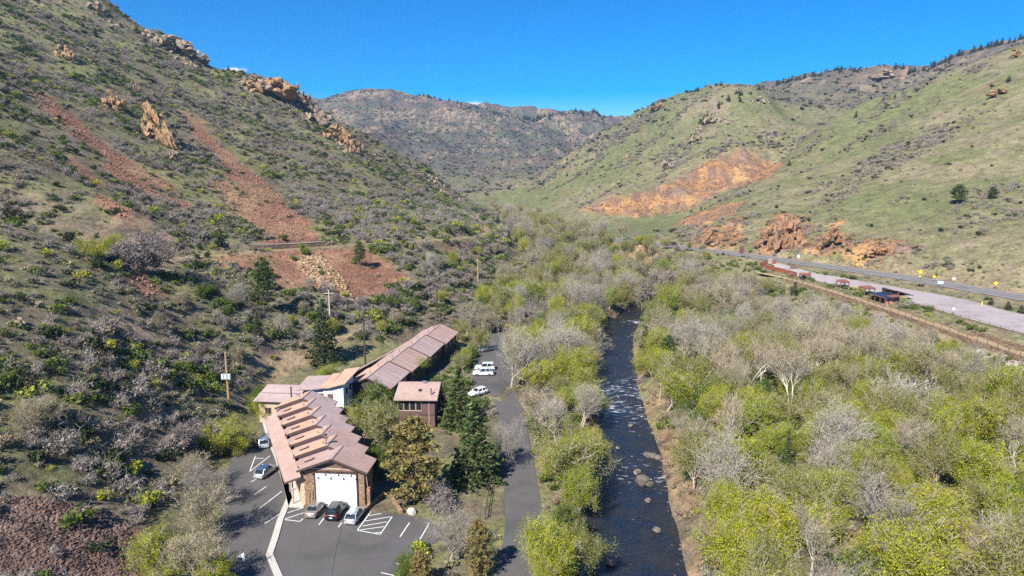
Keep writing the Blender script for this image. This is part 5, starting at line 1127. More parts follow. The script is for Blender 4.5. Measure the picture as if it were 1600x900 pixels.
R_NEAR = [(22,60),(24,90),(29,112),(31,140),(34,165),(40,190),(118,128),(122,100),(120,60)]
PATHWAY = ground_poly([(1168,472),(1215,462),(1285,456),(1275,478),(1225,505),(1195,492)])
scatter(R_NEAR, 4.9, picker(right_mix, 'right', 'near right bank'), cap=230)
scatter([(34,166),(42,200),(50,225),(60,250),(70,275),(96,262),(103,240),(108,205),(113,160),(118,128),(40,190)], 5.0, picker(right_mix, 'right', 'upper right bank'), cap=200,
        sel=lambda x, y: np.interp(y, TRAIL[:, 1], TRAIL[:, 0]) - x > 7 and not in_poly(x, y, PATHWAY))
def left_mix(x, y):
    if y < 150: return dict(lime=4, bud=3, bare=1.2, leafy=.8), .9
    return dict(bud=3.4, lime=3, haze=1.6, bare=1.8, leafy=1.2, mauve=.4), .95
scatter([(6.5,78),(8.5,96),(9,112),(8,130),(5,148),(1,160),(2,176),(14,200),(28,214),(24,180),(19,150),(17.5,125),(15,105),(10.5,88),(8,72)], 4.4, picker(left_mix, 'strip', 'left bank'), cap=120)
scatter([(-15,180),(-13,200),(-6,230),(4,262),(10,300),(40,310),(50,268),(38,238),(28,214),(12,200),(4,196)], 5.2, picker(left_mix, 'on the floor beyond the yard', 'canyon floor'), cap=150)
scatter([(-12,150),(-8,168),(-9,184),(-17,184),(-19,172)], 4.2, picker(lambda x, y: (dict(lime=4, bud=3, leafy=1), .75), 'between the rear lodge and the yard', 'behind the rear lodge'), cap=24, sel=lambda x, y: x > -9.5 - (170 - y) * .2)
scatter([(6,300),(2,360),(-4,430),(-6,500),(24,500),(36,430),(50,372),(66,345),(92,305),(76,280),(50,290)], 6.4, picker(lambda x, y: (dict(haze=3, bud=3.5, bare=1.5, lime=1.6, mauve=.6, juniper=.3), .95), 'far up the canyon floor', 'far canyon floor'), cap=190)
scatter([(-12,560),(-20,640),(20,640),(24,540),(4,500)], 9, picker(lambda x, y: (dict(haze=2, bud=2, juniper=1.5), .8), 'where the canyon narrows', 'canyon narrows'), cap=40)
scatter([(-58,128),(-60,150),(-48,166),(-34,182),(-26,200),(-18,228),(-8,262),(-2,300),(-22,250),(-36,222),(-52,196),(-74,170),(-78,140)], 6.5, picker(lambda x, y: (dict(mauve=3, lime=2, haze=2, leafy=1.4, bare=.6), .55), 'on the brushy left slope foot', 'left slope foot'), cap=110,
        sel=lambda x, y: z_scree[np.searchsorted(AY, y) - 1, np.searchsorted(AX, x) - 1] < .15 and z_dirt[np.searchsorted(AY, y) - 1, np.searchsorted(AX, x) - 1] < .3)
for px, py in ((788,352),(800,362),(778,348),(808,372),(795,375)): tree_px('spruce', px, py + 6, py - 14, 'dark conifer in the cluster at the foot of the left spur', 'conifers at the spur foot', 1.3)

for kd, px, py, tp, lb in (('haze',1000,486,436,'tan tree closing the view up the creek'),('leafy',1022,478,440,'dark green tree at the creek bend'),('mauve',1036,474,420,'purple bare tree at the creek bend'),('bud',978,482,430,'olive tree overhanging the creek bend from the left'),('bud',1012,470,424,'olive tree behind the creek bend'),('haze',990,470,422,'tan tree behind the creek bend'),('haze',1030,462,412,'tan tree by the footbridge'),('bare',968,470,410,'white barked bare tree left of the creek bend')): tree_px(kd, px, py, tp, lb, width=1.0)
# ------------------------------------------------------------------ lone pines on the ridges
ridge = np.random.default_rng(9)
RIDGE_ME = [conifer(900 + i, 6, 2.3, 'dark', BK_brown, 9, 6, .05, .9, .04)[1] for i in range(3)]
def ridge_pine(px, py, hpx, label, group):
    x, y, z, t = hit1(px, py)
    if not t == t: return
    o = obj('ridge_pine', RIDGE_ME[int(ridge.integers(3))]); o.location = (x, y, z - .3); s = hpx * t / FPX / 6; o.scale = (s * 1.1, s * 1.1, s); o.rotation_euler = (0, 0, ridge.uniform(0, 6)); tag(o, label, 'tree', group)
for px, py, h in ((150,55,12),(213,48,12),(337,101,10),(357,108,8),(590,345,16),(500,205,8),(565,218,10),(668,268,9),(690,285,9),(640,255,7),(600,236,6),(148,50,10),(180,75,8)): ridge_pine(px, py + 2, h, 'small dark pine standing on the left spur', 'pines on the left spur')
def skyline(px, y0):
    for py in np.arange(y0 - 14, y0 + 40, 1.5):
        if hit1(px, py)[3] == hit1(px, py)[3]: return py
    return y0
def along(pts, n, label, group, h=(4, 8), jit=3):
    pts = np.array(pts, float); s = np.r_[0, np.cumsum(np.hypot(*np.diff(pts, axis=0).T))]
    for e in np.sort(ridge.uniform(0, s[-1], n)): ridge_pine(np.interp(e, s, pts[:, 0]), skyline(np.interp(e, s, pts[:, 0]), np.interp(e, s, pts[:, 1])) + .8 + ridge.uniform(0, jit) * ridge.uniform(0, 1), ridge.uniform(*h), label, group)
along([(1205,147),(1260,134),(1320,120),(1345,116)], 34, 'tiny pine on the back ridge behind the round hill', 'pines on the back ridge', (5, 9), 4); along([(1395,114),(1420,126),(1445,123),(1500,99),(1560,83),(1600,74)], 46, 'tiny pine on the high right skyline', 'pines on the right skyline', (6, 11), 5)
along([(800,196),(830,200),(880,190),(930,184),(960,192)], 60, 'tiny pine on the far wooded crest', 'pines on the far crest', (4, 7), 9); along([(640,157),(690,166),(740,182),(790,194)], 30, 'tiny pine on the skyline of the far mountain', 'pines on the far mountain', (3, 6), 4); along([(500,160),(600,155)], 10, 'tiny pine on the left top of the far mountain', 'pines on the far mountain top', (3, 5), 6)
along([(1190,152),(1150,160),(1120,180),(1095,205),(1075,235)], 26, 'dark pine on the rocky spur of the scarred hill', 'pines on the rocky spur', (5, 9), 16); along([(1020,165),(1060,152),(1135,134)], 10, 'small pine on the round hill crest', 'pines on the round hill', (4, 8), 3)
for px, py, h in ((1380,157,9),(1398,151,8),(1337,180,9),(1576,125,11),(1233,256,9),(1384,167,7),(1000,225,7),(917,270,6),(886,272,6)): ridge_pine(px, py + 3, h, 'lone dark pine dotted on the right grassy hills', 'lone pines on the right hills')
# orange-brown pines high on the right edge stay individuals too
for k in range(40):
    px, py = ridge.uniform(880, 1190), ridge.uniform(150, 330)
    if py > 350 - (px - 800) * .1 and py > 200: ridge_pine(px, py, ridge.uniform(3, 6), 'tiny dark shrub pine on the face of the scarred hill', 'shrub pines on the scarred hill')
# ------------------------------------------------------------------ where nothing may grow
BLD = [[(-34,88),(-19,87),(-19.5,95),(-30,122),(-47,122),(-45,112)], [(-37,126),(-23,126),(-12,180),(-26,182)], [(-51,119),(-30,119),(-30,136),(-51,136)], [(-23,119),(-12.5,119),(-12.5,131),(-23,131)]]
plum_poly = np.vstack([plum_g[:, 0], plum_g[::-1, -1]])
def blocked(x, y, creek=True):
    b = in_poly(x, y, LOT) | in_poly(x, y, YARD) | in_poly(x, y, plum_poly)
    for p in BLD: b |= in_poly(x, y, p)
    b |= poly_dist(x, y, LANE[::3])[0] < 3.3; b |= poly_dist(x, y, ROAD[::2])[0] < 7.5; b |= poly_dist(x, y, TRAIL[::2])[0] < 2.6; b |= poly_dist(x, y, BENCH[::2])[0] < 2.2
    b |= poly_dist(x, y, np.asarray(side)[:, :2])[0] < 1.0
    if creek: b |= poly_dist(x, y, CREEK[::2])[0] < creek_half(y) + 1.2
    return b
def gsample(A_, x, y): return A_[np.clip(np.searchsorted(AY, y) - 1, 0, len(AY) - 1), np.clip(np.searchsorted(AX, x) - 1, 0, len(AX) - 1)]

# ------------------------------------------------------------------ brush shapes
SH = {}
def regs(kind, n, fn): SH[kind] = [fn(i) for i in range(n)]
regs('grey', 3, lambda i: shrub(1000 + i, 1.15, 1.3, 'grey', BK_grey, 230, .2, 30))
regs('mauve', 3, lambda i: shrub(1100 + i, 1.2, 1.3, 'mauve', BK_grey, 230, .2, 30))
regs('green', 3, lambda i: shrub(1200 + i, 1.1, 1.1, 'green', BK_grey, 260, .3, 10, 6))
regs('sage', 3, lambda i: shrub(1300 + i, .8, .7, 'sage', BK_grey, 170, .24, 12, 5))
regs('brown', 3, lambda i: shrub(1400 + i, 1.0, 1.1, 'brown', BK_tan, 200, .2, 24))
regs('dark', 3, lambda i: shrub(1500 + i, 1.1, 1.2, 'dark', BK_brown, 260, .32, 8, 6))
regs('lime', 3, lambda i: shrub(1600 + i, 1.2, 1.5, 'lime', BK_grey, 260, .28, 16, 6))
regs('straw', 3, lambda i: shrub(1700 + i, .7, .5, 'bud', BK_tan, 130, .26, 8, 5))
def stuff(name, label, pts, scl, meshes):
    """one object: a cloud of points that carries copies of the given shapes"""
    n = len(pts)
    if n == 0: return
    src = bpy.data.collections.new(name + '_shapes')
    for i, me in enumerate(meshes): src.objects.link(bpy.data.objects.new(name + '_shape', me))
    me = bpy.data.meshes.new(name); me.vertices.add(n); me.vertices.foreach_set('co', np.asarray(pts, np.float32).ravel())
    a = me.attributes.new('size', 'FLOAT', 'POINT'); a.data.foreach_set('value', np.asarray(scl, np.float32))
    a = me.attributes.new('turn', 'FLOAT_VECTOR', 'POINT'); r = np.zeros((n, 3), np.float32); r[:, 2] = trs.uniform(0, 6.28, n); r[:, :2] = trs.normal(0, .12, (n, 2)); a.data.foreach_set('vector', r.ravel())
    a = me.attributes.new('which', 'INT', 'POINT'); a.data.foreach_set('value', trs.integers(0, len(meshes), n).astype(np.int32))
    me.update(); o = obj(name, me); tag(o, label, kind='stuff')
    g = bpy.data.node_groups.new(name, 'GeometryNodeTree'); g.interface.new_socket('Geometry', in_out='INPUT', socket_type='NodeSocketGeometry'); g.interface.new_socket('Geometry', in_out='OUTPUT', socket_type='NodeSocketGeometry')
    N = g.nodes.new; i_, o_ = N('NodeGroupInput'), N('NodeGroupOutput'); ip = N('GeometryNodeInstanceOnPoints'); ci = N('GeometryNodeCollectionInfo'); ci.inputs['Collection'].default_value = src; ci.inputs['Separate Children'].default_value = True; ci.inputs['Reset Children'].default_value = True
    def na(nm, ty): q = N('GeometryNodeInputNamedAttribute'); q.data_type = ty; q.inputs['Name'].default_value = nm; return q.outputs['Attribute']
    g.links.new(i_.outputs[0], ip.inputs['Points']); g.links.new(ci.outputs[0], ip.inputs['Instance']); ip.inputs['Pick Instance'].default_value = True
    g.links.new(na('which', 'INT'), ip.inputs['Instance Index']); g.links.new(na('turn', 'FLOAT_VECTOR'), ip.inputs['Rotation']); g.links.new(na('size', 'FLOAT'), ip.inputs['Scale']); g.links.new(ip.outputs[0], o_.inputs[0])
    md = o.modifiers.new('scatter', 'NODES'); md.node_group = g; return o

# ------------------------------------------------------------------ brush on the slopes and the canyon floor
brs = np.random.default_rng(77)
def pts_in(x0, x1, y0, y1, n): return brs.uniform(x0, x1, n), brs.uniform(y0, y1, n)
BX, BY, BK_, BS = [], [], [], []
def put(x, y, kinds, scale):
    BX.append(x); BY.append(y); BK_.append(np.asarray(kinds)); BS.append(scale)
# left wall
x, y = pts_in(-430, -2, 50, 600, 120000); d_ = np.hypot(x, y); zz = zat(x, y)
lf = (gsample(z_green, x, y) < .5) & (zz > 2.0) & (x < np.interp(y, [50, 85, 105, 140, 168, 180, 225, 300, 600], [-43, -44, -47, -54, -46, -34, -14, 4, -4])); dens = np.clip(.55 * smooth(.34, .5, fbm(x / 15, y / 15, 201, 4)) + .07 + .34 * smooth(34, 12, zz) * smooth(.3, .42, fbm(x / 9, y / 9, 205, 3)), 0, 1) * np.interp(d_, [80, 200, 350, 600], [1.45, 1.35, 1.05, .75])
sc_ = gsample(z_scree, x, y); ok = lf & (brs.uniform(0, 1, len(x)) < dens * (1 - .96 * smooth(.15, .5, sc_))) & ~blocked(x, y) & (gsample(z_dirt, x, y) < .35)
x, y, zz, d_ = x[ok], y[ok], zz[ok], d_[ok]; n1 = fbm(x / 34, y / 34, 211, 3); n2 = fbm(x / 16 + 40, y / 16, 221, 3); n3 = brs.uniform(0, 1, len(x)); low = smooth(45, 15, zz)
kind = np.full(len(x), 'grey', dtype='<U8'); kind[n3 < .26] = 'mauve'; kind[(n1 > .44) & (n3 < .55)] = 'sage'; kind[(n1 < .40) & (n3 > .62)] = 'brown'; kind[(n2 > .52) & (n3 > .3)] = 'green'; kind[(n2 > .455) & (n2 < .5) & (n3 > .5)] = 'dark'; kind[(n3 > .965)] = 'lime'; kind[(n3 > .88) & (n3 < .94)] = 'dark'; kind[(n3 < .14)] = 'straw'; kind[(zz < 40) & (n3 > .66) & (n3 < .8)] = 'sage'; kind[(zz < 30) & (n3 > .8) & (n3 < .88)] = 'green'
put(x, y, kind, (.38 + 1.0 * brs.uniform(0, 1, len(x)) ** 2.2) * (1 + .5 * low * brs.uniform(0, 1, len(x)) ** 1.5) * np.interp(d_, [80, 300, 600], [1.0, 1.15, 1.35]))
# right hills: brush gathers in drawn-out thickets
x, y = pts_in(20, 620, 215, 1010, 90000); zz = zat(x, y); d_ = np.hypot(x, y); up_ = zz > 11
rx, ry = (x * .8 + y * .6) / 60, (-x * .6 + y * .8) / 22
th = smooth(.53, .62, fbm(rx, ry, 231, 4)); ok = up_ & (brs.uniform(0, 1, len(x)) < np.clip(.42 * th + .02, 0, 1)) & ~blocked(x, y) & (gsample(z_orange, x, y) < .3) & (x / y < .95)
x, y, d_, th = x[ok], y[ok], d_[ok], th[ok]; n3 = brs.uniform(0, 1, len(x)); kind = np.full(len(x), 'mauve', dtype='<U8'); kind[n3 < .35] = 'grey'; kind[n3 > .82] = 'brown'; kind[(n3 > .7) & (n3 < .82)] = 'dark'; kind[(th < .3) & (n3 < .6)] = 'sage'
put(x, y, kind, brs.uniform(.6, 1.35, len(x)) * np.interp(d_, [200, 500, 1000], [.9, 1.1, 1.6]))
# orange cuts and the strip along the highway
x, y = pts_in(60, 190, 190, 380, 9000); ok = ((gsample(z_orange, x, y) > .2) & (brs.uniform(0, 1, len(x)) < .25) | ((poly_dist(x, y, ROAD[::2])[0] < 22) & (brs.uniform(0, 1, len(x)) < .16))) & ~blocked(x, y); x, y = x[ok], y[ok]; put(x, y, brs.choice(['mauve', 'sage', 'brown', 'straw', 'dark', 'green'], len(x), p=[.3, .25, .15, .12, .1, .08]), brs.uniform(.4, 1.1, len(x)))
# canyon floor under and between the trees
x, y = pts_in(-25, 125, 58, 345, 15000); ok = (zat(x, y) < 8) & ~blocked(x, y) & (brs.uniform(0, 1, len(x)) < .62) & ~((x > -22) & (x < 0) & (y > 84) & (y < 121)); x, y = x[ok], y[ok]; n2 = fbm(x / 12, y / 12, 241, 3); n3 = brs.uniform(0, 1, len(x))
kind = np.full(len(x), 'straw', dtype='<U8'); kind[n3 > .45] = 'sage'; kind[(n2 > .41) & (n3 > .25)] = 'green'; kind[(n2 < .37) & (n3 > .4)] = 'brown'; kind[n3 > .96] = 'lime'; kind[(n3 > .8) & (n3 < .86)] = 'grey'
put(x, y, kind, brs.uniform(.5, 1.3, len(x)))
# far hills: only dark and grey tufts show
x, y = pts_in(-750, 900, 900, 2350, 16000); x, y = x[np.abs(x / y) < .85], y[np.abs(x / y) < .85]; put(x, y, brs.choice(['dark', 'grey', 'mauve', 'sage'], len(x), p=[.35, .25, .25, .15]), brs.uniform(1.2, 3.0, len(x)))
BX, BY, BK_, BS = map(np.concatenate, (BX, BY, BK_, BS)); BZ = zat(BX, BY) - .05
# the 300 that show largest stand as single shrubs
u_ = BX / np.maximum(BY, 1); t_ = BY * CP + (CAM_Z - BZ) * SP; v_ = (CAM_Z - BZ) * CP - BY * SP; inview = (np.abs(BX / t_) < .745) & (v_ / t_ < .42) & (t_ > 60); near = np.where(inview & (BX < -30), BS * np.where(BK_ == 'sage', .7, 1.0) / t_, 0)
pick = np.argsort(-near)[:300]; single = np.zeros(len(BX), bool); single[pick] = True
SN = dict(grey=('grey_shrub', 'bare grey shrub'), mauve=('bare_shrub', 'bare mauve twigged shrub'), green=('green_shrub', 'leafy green shrub'), sage=('sagebrush', 'low grey green sagebrush'), brown=('brown_shrub', 'brown twigged shrub'), dark=('juniper_shrub', 'dark juniper shrub'), lime=('leafing_shrub', 'lime leafing shrub'), straw=('dry_shrub', 'straw coloured dry shrub'))
def place_word(x, y, z):
    if y < 95: return 'beside the red rubble at the lower left'
    if z < 7 and y < 135: return 'on the bank just above the parking stalls'
    if y < 120: return 'low on the left slope, ' + ('near the left edge' if x / y < -.66 else ('left of the lot trees' if x / y < -.55 else 'near the parking stalls'))
    e = 'near the left edge' if x / y < -.66 else ('above the parking stalls' if x / y > -.5 else 'mid left slope')
    if z > 20: return 'high up, ' + e
    return 'midway up, ' + e
for i in pick:
    me = SH[BK_[i]][int(brs.integers(3))]; o = obj(SN[BK_[i]][0], me); o.location = (BX[i], BY[i], BZ[i]); s = BS[i]; o.scale = (s, s, s * brs.uniform(.85, 1.15)); o.rotation_euler = (0, 0, brs.uniform(0, 6.28))
    w_ = ('large ' if s > 1.75 else ('small ' if s < 1.25 else '')) + SN[BK_[i]][1] + ' ' + place_word(BX[i], BY[i], BZ[i]); tag(o, w_, 'shrub', w_ + ' (alike)')
for kd in SH:
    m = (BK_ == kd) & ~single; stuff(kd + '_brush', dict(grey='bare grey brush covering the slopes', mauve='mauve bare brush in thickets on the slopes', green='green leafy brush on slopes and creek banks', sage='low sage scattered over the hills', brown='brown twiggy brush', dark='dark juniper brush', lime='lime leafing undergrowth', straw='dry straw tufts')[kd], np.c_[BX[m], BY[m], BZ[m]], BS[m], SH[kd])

# ------------------------------------------------------------------ stones
def ico(sub):
    import bmesh
    bm = bmesh.new(); bmesh.ops.create_icosphere(bm, subdivisions=sub, radius=1.0); v = np.array([q.co[:] for q in bm.verts]); f = np.array([[q.index for q in p.verts] for p in bm.faces]); bm.free(); return v, f
ICO1, ICO2, ICO3 = ico(1), ico(2), ico(3)
def rock(rs, base, sx=(1, 1, 1), cuts=10, lo=.55, hi=.9, rough=.05):
    v = base[0].copy()
    for _ in range(cuts):
        n = norm(rs.normal(0, 1, 3)); h = rs.uniform(lo, hi); e = np.maximum(0, v @ n - h); v -= e[:, None] * n
    v += rs.normal(0, rough, v.shape); return v * np.array(sx), base[1]
def rock_material(name, cols, crev_shade, lichen=None):
    k = NT(name); p = k.pos(); n = k.noise(.35, 5, .65, p); m = k.noise(1.8, 5, .7, p); mp = k.n('ShaderNodeMapping'); mp.inputs['Scale'].default_value = (1, 1, .3); k.l(p, mp.inputs[0]); s = k.noise(.9, 4, .6, mp.outputs[0])
    c = k.ramp(n, [(.3, cols[0]), (.5, cols[1]), (.7, cols[2])]); c = k.mix(k.mr(s, .5, .62), c, crev_shade); oi = k.n('ShaderNodeObjectInfo')
    if lichen: c = k.mix(k.mr(m, .56, .66), c, lichen)
    c = k.mix(k.mr(m, .2, .42, .6, 0), c, crev_shade); k.princ(c, .95, spec=.15, normal=k.bump(m, .8, .4)); return k.m  # shade of crevices is painted into the rock colour by noise
M_crag = rock_material('orange_crag_rock', ((.24, .13, .07), (.36, .21, .11), (.42, .29, .17)), (.09, .065, .05), (.34, .27, .08)); M_cragg = rock_material('tan_ledge_rock', ((.22, .155, .11), (.32, .24, .175), (.4, .32, .24)), (.09, .075, .06)); M_cut = rock_material('rust_cliff_rock', ((.21, .115, .08), (.33, .18, .09), (.25, .165, .13)), (.10, .07, .058))
M_rub = rock_material('rubble_stone', ((.125, .08, .063), (.19, .125, .098), (.27, .195, .155)), (.065, .045, .038)); M_scr = rock_material('scree_stone', ((.2, .105, .07), (.29, .155, .1), (.36, .23, .155)), (.11, .065, .048)); M_riv = rock_material('creek_stone', ((.12, .1, .085), (.19, .165, .14), (.28, .25, .215)), (.07, .06, .05)); M_rip = rock_material('riprap_stone', ((.27, .23, .2), (.38, .33, .29), (.46, .41, .36)), (.14, .12, .105)); M_ysc = rock_material('yellow_scree_stone', ((.3, .18, .1), (.42, .28, .16), (.5, .37, .23)), (.15, .09, .06))
rrs = np.random.default_rng(5)
def stones(mat, n=4, sx=(1, .8, .6)): return [np_mesh('stone', *rock(rrs, ICO1, np.array(sx) * rrs.uniform(.8, 1.2, 3)), [mat]) for _ in range(n)]
def scatter_stones(name, label, polys, n, size, mat, warp=0):
    P_ = np.vstack(polys); lo, hi = P_.min(0), P_.max(0); x, y = brs.uniform(lo[0], hi[0], n * 6), brs.uniform(lo[1], hi[1], n * 6); m = np.zeros(len(x), bool)
    for p in polys: m |= in_poly(x, y, p)
    m &= ~blocked(x, y, False); x, y = x[m][:n], y[m][:n]; s = size[0] + (size[1] - size[0]) * brs.uniform(0, 1, len(x)) ** 2.2
    return stuff(name, label, np.c_[x, y, zat(x, y) + s * .15], s, stones(mat))
scatter_stones('rubble', 'loose red rubble at the lower left', [SCREE[5]], 9000, (.1, .34), M_rub)
scatter_stones('scree_stones', 'loose stones in the red scree chutes', [SCREE[0], SCREE[1], SCREE[3], SCREE[4], SCREE[6]], 5200, (.2, .7), M_scr)
scatter_stones('bench_scree', 'yellowish loose stones spilled below the ditch trail', [ground_poly([(450,402),(500,396),(540,440),(552,470),(520,462),(490,440)])], 1500, (.3, .85), M_ysc)
scatter_stones('bench_rubble', 'red stones below the ditch trail', [SCREE[2]], 1600, (.16, .45), M_scr)
tq = TRAIL[(TRAIL[:, 1] > 95) & (TRAIL[:, 1] < 165)]; x = np.repeat(tq[:, 0], 60) - 2.6 - np.abs(brs.normal(0, 2.0, len(tq) * 60)); y = np.repeat(tq[:, 1], 60) + brs.uniform(-3, 3, len(tq) * 60); stuff('riprap', 'pale riprap stones below the trail', np.c_[x, y, zat(x, y) + .1], brs.uniform(.3, .75, len(x)), stones(M_rip))
cl = dense(CREEK[(CREEK[:, 1] > 62) & (CREEK[:, 1] < 260)], 1.0); k_ = brs.integers(0, len(cl), 1500); sd = brs.choice([-1, 1], 1500); off = creek_half(cl[k_, 1]) + brs.normal(.3, .9, 1500); x = cl[k_, 0] + sd * off; y = cl[k_, 1] + brs.uniform(-.5, .5, 1500); stuff('creek_stones', 'small stones along the waterline', np.c_[x, y, np.maximum(zat(x, y), cl[k_, 2] - .15)], .12 + .4 * brs.uniform(0, 1, 1500) ** 2, stones(M_riv))
for px, py, s, lb in ((1003,752,1.7,'large flat grey boulder in the creek below the leaning tree'),(1016,757,.8,'small boulder right of the flat one in the creek'),(996,738,.9,'boulder upstream of the flat one'),(1016,712,1.5,'pale flat rock at the gravel point'),(1028,715,.9,'rounded rock on the gravel point'),(1012,782,.7,'round stone at the right waterline below the flat boulder'),(1026,828,.8,'pale stone at the right waterline'),(955,880,.9,'stone breaking the water near the bottom edge'),(940,648,.7,'stone in the upper rapids'),(985,665,.7,'stone at the right edge of the rapids'),(965,700,.5,'lone stone in mid channel')):
    x, y, z = G(px, py, -2.3); o = obj('boulder', np_mesh('boulder', *rock(rrs, ICO2, (s, s * .75, s * .55)), [M_riv])); o.location = (x, y, z + .05); o.rotation_euler = (0, 0, rrs.uniform(0, 6)); tag(o, lb, 'boulder', 'boulders in the creek')
x, y, z, t = hit1(643, 803); o = obj('garden_boulder', np_mesh('garden_boulder', *rock(rrs, ICO2, (.75, .6, .6)), [simple('white_stone', (.6, .55, .5), .9)])); o.location = (x, y, z + .3); tag(o, 'white boulder at the lot edge under the tan pine', 'boulder')

# ------------------------------------------------------------------ crags
def blocks(mat, n=5): return [np_mesh('stone', *rock(rrs, ICO2, np.array((1, .8, .8)) * rrs.uniform(.7, 1.2, 3), 18, .3, .8, .03), [mat]) for _ in range(n)]
def scatter_blocks(name, label, polys, n, size, mat):
    P_ = np.vstack(polys); lo, hi = P_.min(0), P_.max(0); x, y = brs.uniform(lo[0], hi[0], n * 8), brs.uniform(lo[1], hi[1], n * 8); m = np.zeros(len(x), bool)
    for p in polys: m |= in_poly(x, y, p)
    m &= ~blocked(x, y, False) & (fbm(x / 14, y / 14, 303, 3) > .36); x, y = x[m][:n], y[m][:n]; s = size[0] + (size[1] - size[0]) * brs.uniform(0, 1, len(x)) ** 2.5
    return stuff(name, label, np.c_[x, y, zat(x, y) + s * .1], s, blocks(mat))
scatter_blocks('quarry_rock', 'broken orange rock in the quarry scar', [ORANGE[0]], 1900, (.4, 2.6), M_cut)
scatter_blocks('cut_rock', 'broken rust rock above the highway', ORANGE[1:], 1300, (.3, 1.7), M_cut)
scatter_blocks('spur_ledges', 'rock ledges strewn along the left spur crest', [ground_poly(p) for p in ([(160,6),(215,50),(280,70),(340,106),(320,118),(250,80),(190,50),(150,25)], [(360,110),(460,136),(500,176),(560,225),(600,240),(590,262),(540,240),(480,196),(440,165),(370,135)], [(660,264),(740,322),(720,322),(650,275)])], 1100, (.6, 3.2), M_cragg)
scatter_blocks('hill_rocks', 'tan rocks strewn on the spur of the scarred hill', [ground_poly(p) for p in ([(1195,150),(1140,160),(1085,205),(1045,262),(1065,270),(1110,215),(1160,180),(1215,165)], [(1330,122),(1380,112),(1420,126),(1400,140),(1340,138)], [(1010,165),(1030,158),(1010,195),(985,205)])], 900, (.8, 4.0), M_cragg)
scatter_blocks('far_rocks', 'pale rocks on the far mountain', [ground_poly([(520,160),(640,165),(740,190),(800,230),(780,290),(700,240),(600,210),(530,185)])], 500, (1.5, 6), M_cragg)
def crag(px, py, wpx, hpx, label, mat, blocks=14, tilt=.25, seed=0, deep=.7):
    """a crag whose foot is on the ground at (px, py): many broken blocks grown into one body"""
    x, y, z, t = hit1(px, py)
    if not t == t: return
    rs = np.random.default_rng(3000 + seed); W_, H_ = wpx * t / FPX, hpx * t / FPX; V, F = [], []; o = 0
    for i in range(blocks):
        fx = rs.uniform(-.5, .5); top = max(.15, 1 - (abs(fx) * 2) ** 1.6 * .8); fz = rs.uniform(0, 1) ** .8 * top * .8; bw = W_ * rs.uniform(.12, .24); bh = min(H_, W_) * rs.uniform(.2, .42)
        v, f = rock(rs, ICO3, (bw, bw * deep * 1.2, bh), 24, .25, .8, .02)
        v[:, 1] += rs.uniform(-.3, .3) * W_ * deep * (1 - .6 * fz) + fz * H_ * .15; v[:, 2] += fz * H_ + bh * .2; v[:, 0] += fx * W_ * .8 - tilt * v[:, 2]; V.append(v); F.append(f + o); o += len(v)
    me = np_mesh('crag', np.concatenate(V), np.concatenate(F), [mat]); c = obj('rock_crag', me); c.location = (x, y, z - H_ * .05); tag(c, label, 'rock', 'rock crags'); return c
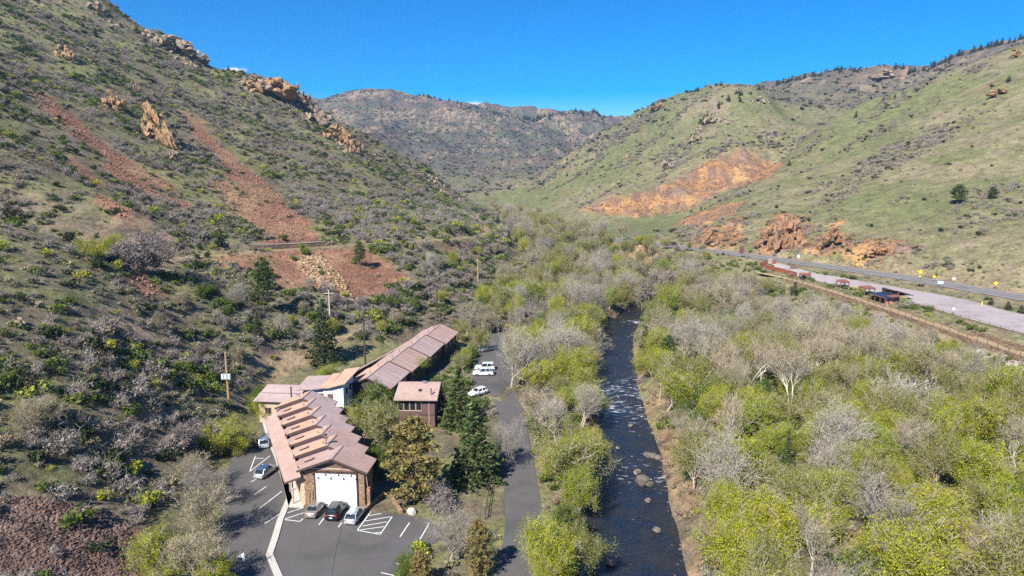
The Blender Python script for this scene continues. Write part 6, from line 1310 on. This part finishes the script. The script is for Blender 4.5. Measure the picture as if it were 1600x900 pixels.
CR = [(178,172,40,40,'smaller orange crag left of the tall leaning one',M_crag,10,.15),(258,228,52,92,'tall leaning orange crag between the red chutes',M_crag,20,.42),(210,142,16,20,'little rock tooth above the two orange crags',M_crag,5,.1),
      (268,80,80,34,'ledge of grey rock on the left skyline',M_cragg,20,.1),(310,98,40,22,'rock step right of the skyline ledge',M_cragg,9,.1),(425,150,90,36,'broad orange outcrop on the spur crest',M_crag,24,.1),(466,160,34,36,'blunt cliff end of the spur outcrop',M_crag,10,.1),(400,140,60,22,'low rocks left of the spur outcrop',M_cragg,12,.1),(498,196,46,34,'pale cliff band stepping down the spur',M_cragg,14,.2),(530,222,50,34,'orange ledges farther down the spur',M_crag,16,.2),(552,240,30,24,'last rock ledge on the spur',M_crag,8,.2),
      (100,92,46,26,'reddish outcrop high on the left slope',M_crag,10,.1),(150,18,40,22,'dark rocks at the top left skyline',M_cragg,9,.1),(230,60,40,18,'small rocks on the upper left skyline',M_cragg,9,.1),(270,250,26,20,'broken rocks below the tall crag',M_cragg,8,.1),(30,510,40,24,'grey rocks at the left edge',M_cragg,8,.1),(60,480,24,16,'small grey rocks above the left edge ones',M_cragg,5,.1),(10,690,16,10,'pale rock at the left edge of the brush',M_cragg,4,.1),
      (1228,388,56,56,'tall rust red cliff beside the highway',M_cut,22,-.1),(1195,386,34,40,'rust cliff shoulder left of the tall one',M_cut,10,-.1),(1300,386,50,34,'rust bluff right of the tall cliff',M_cut,14,-.1),(1108,386,40,30,'orange bank at the highway bend',M_cut,10,-.2),(1372,400,50,20,'low orange bank under the grassy slope',M_cut,10,-.1),
            (1112,192,34,20,'pale rocks on the spur above the scar',M_cragg,9,-.1),(1088,222,26,16,'rocks lower on the spur above the scar',M_cragg,7,-.1),(1040,262,26,14,'rocks at the foot of that spur',M_cragg,7,-.1),(1185,160,30,12,'rocks on the shoulder of the scarred hill',M_cragg,7,0),(1385,122,50,14,'rocky knob on the back ridge',M_cragg,12,0),(1030,172,36,14,'red rocks on the left brow of the round hill',M_crag,9,0),(1560,150,40,14,'rocks high on the right slope',M_crag,9,0),(1590,90,30,14,'rocks at the top right corner',M_crag,7,0),
      (675,285,20,14,'small tan ledge low on the spur',M_cragg,5,.1),(940,210,20,8,'rocks where the round hill meets the far crest',M_cragg,5,0)]
for i, c in enumerate(CR): crag(*c[:6], blocks=int(c[6] * 1.9), tilt=c[7], seed=i)

# ------------------------------------------------------------------ the air of the canyon
hz = MB().box((100, 1640, 240), (3900, 3500, 492)).build('haze', None); tag(hz, 'thin blue air filling the canyon', kind='stuff')
k = NT('canyon_air'); pv = k.n('ShaderNodeVolumePrincipled'); pv.inputs['Color'].default_value = (.38, .66, 1.0, 1); pv.inputs['Density'].default_value = 1.0e-4; pv.inputs['Anisotropy'].default_value = .2
k.l(pv.outputs[0], k.out.inputs['Volume']); hz.data.materials.append(k.m); scene.cycles.volume_bounces = 0
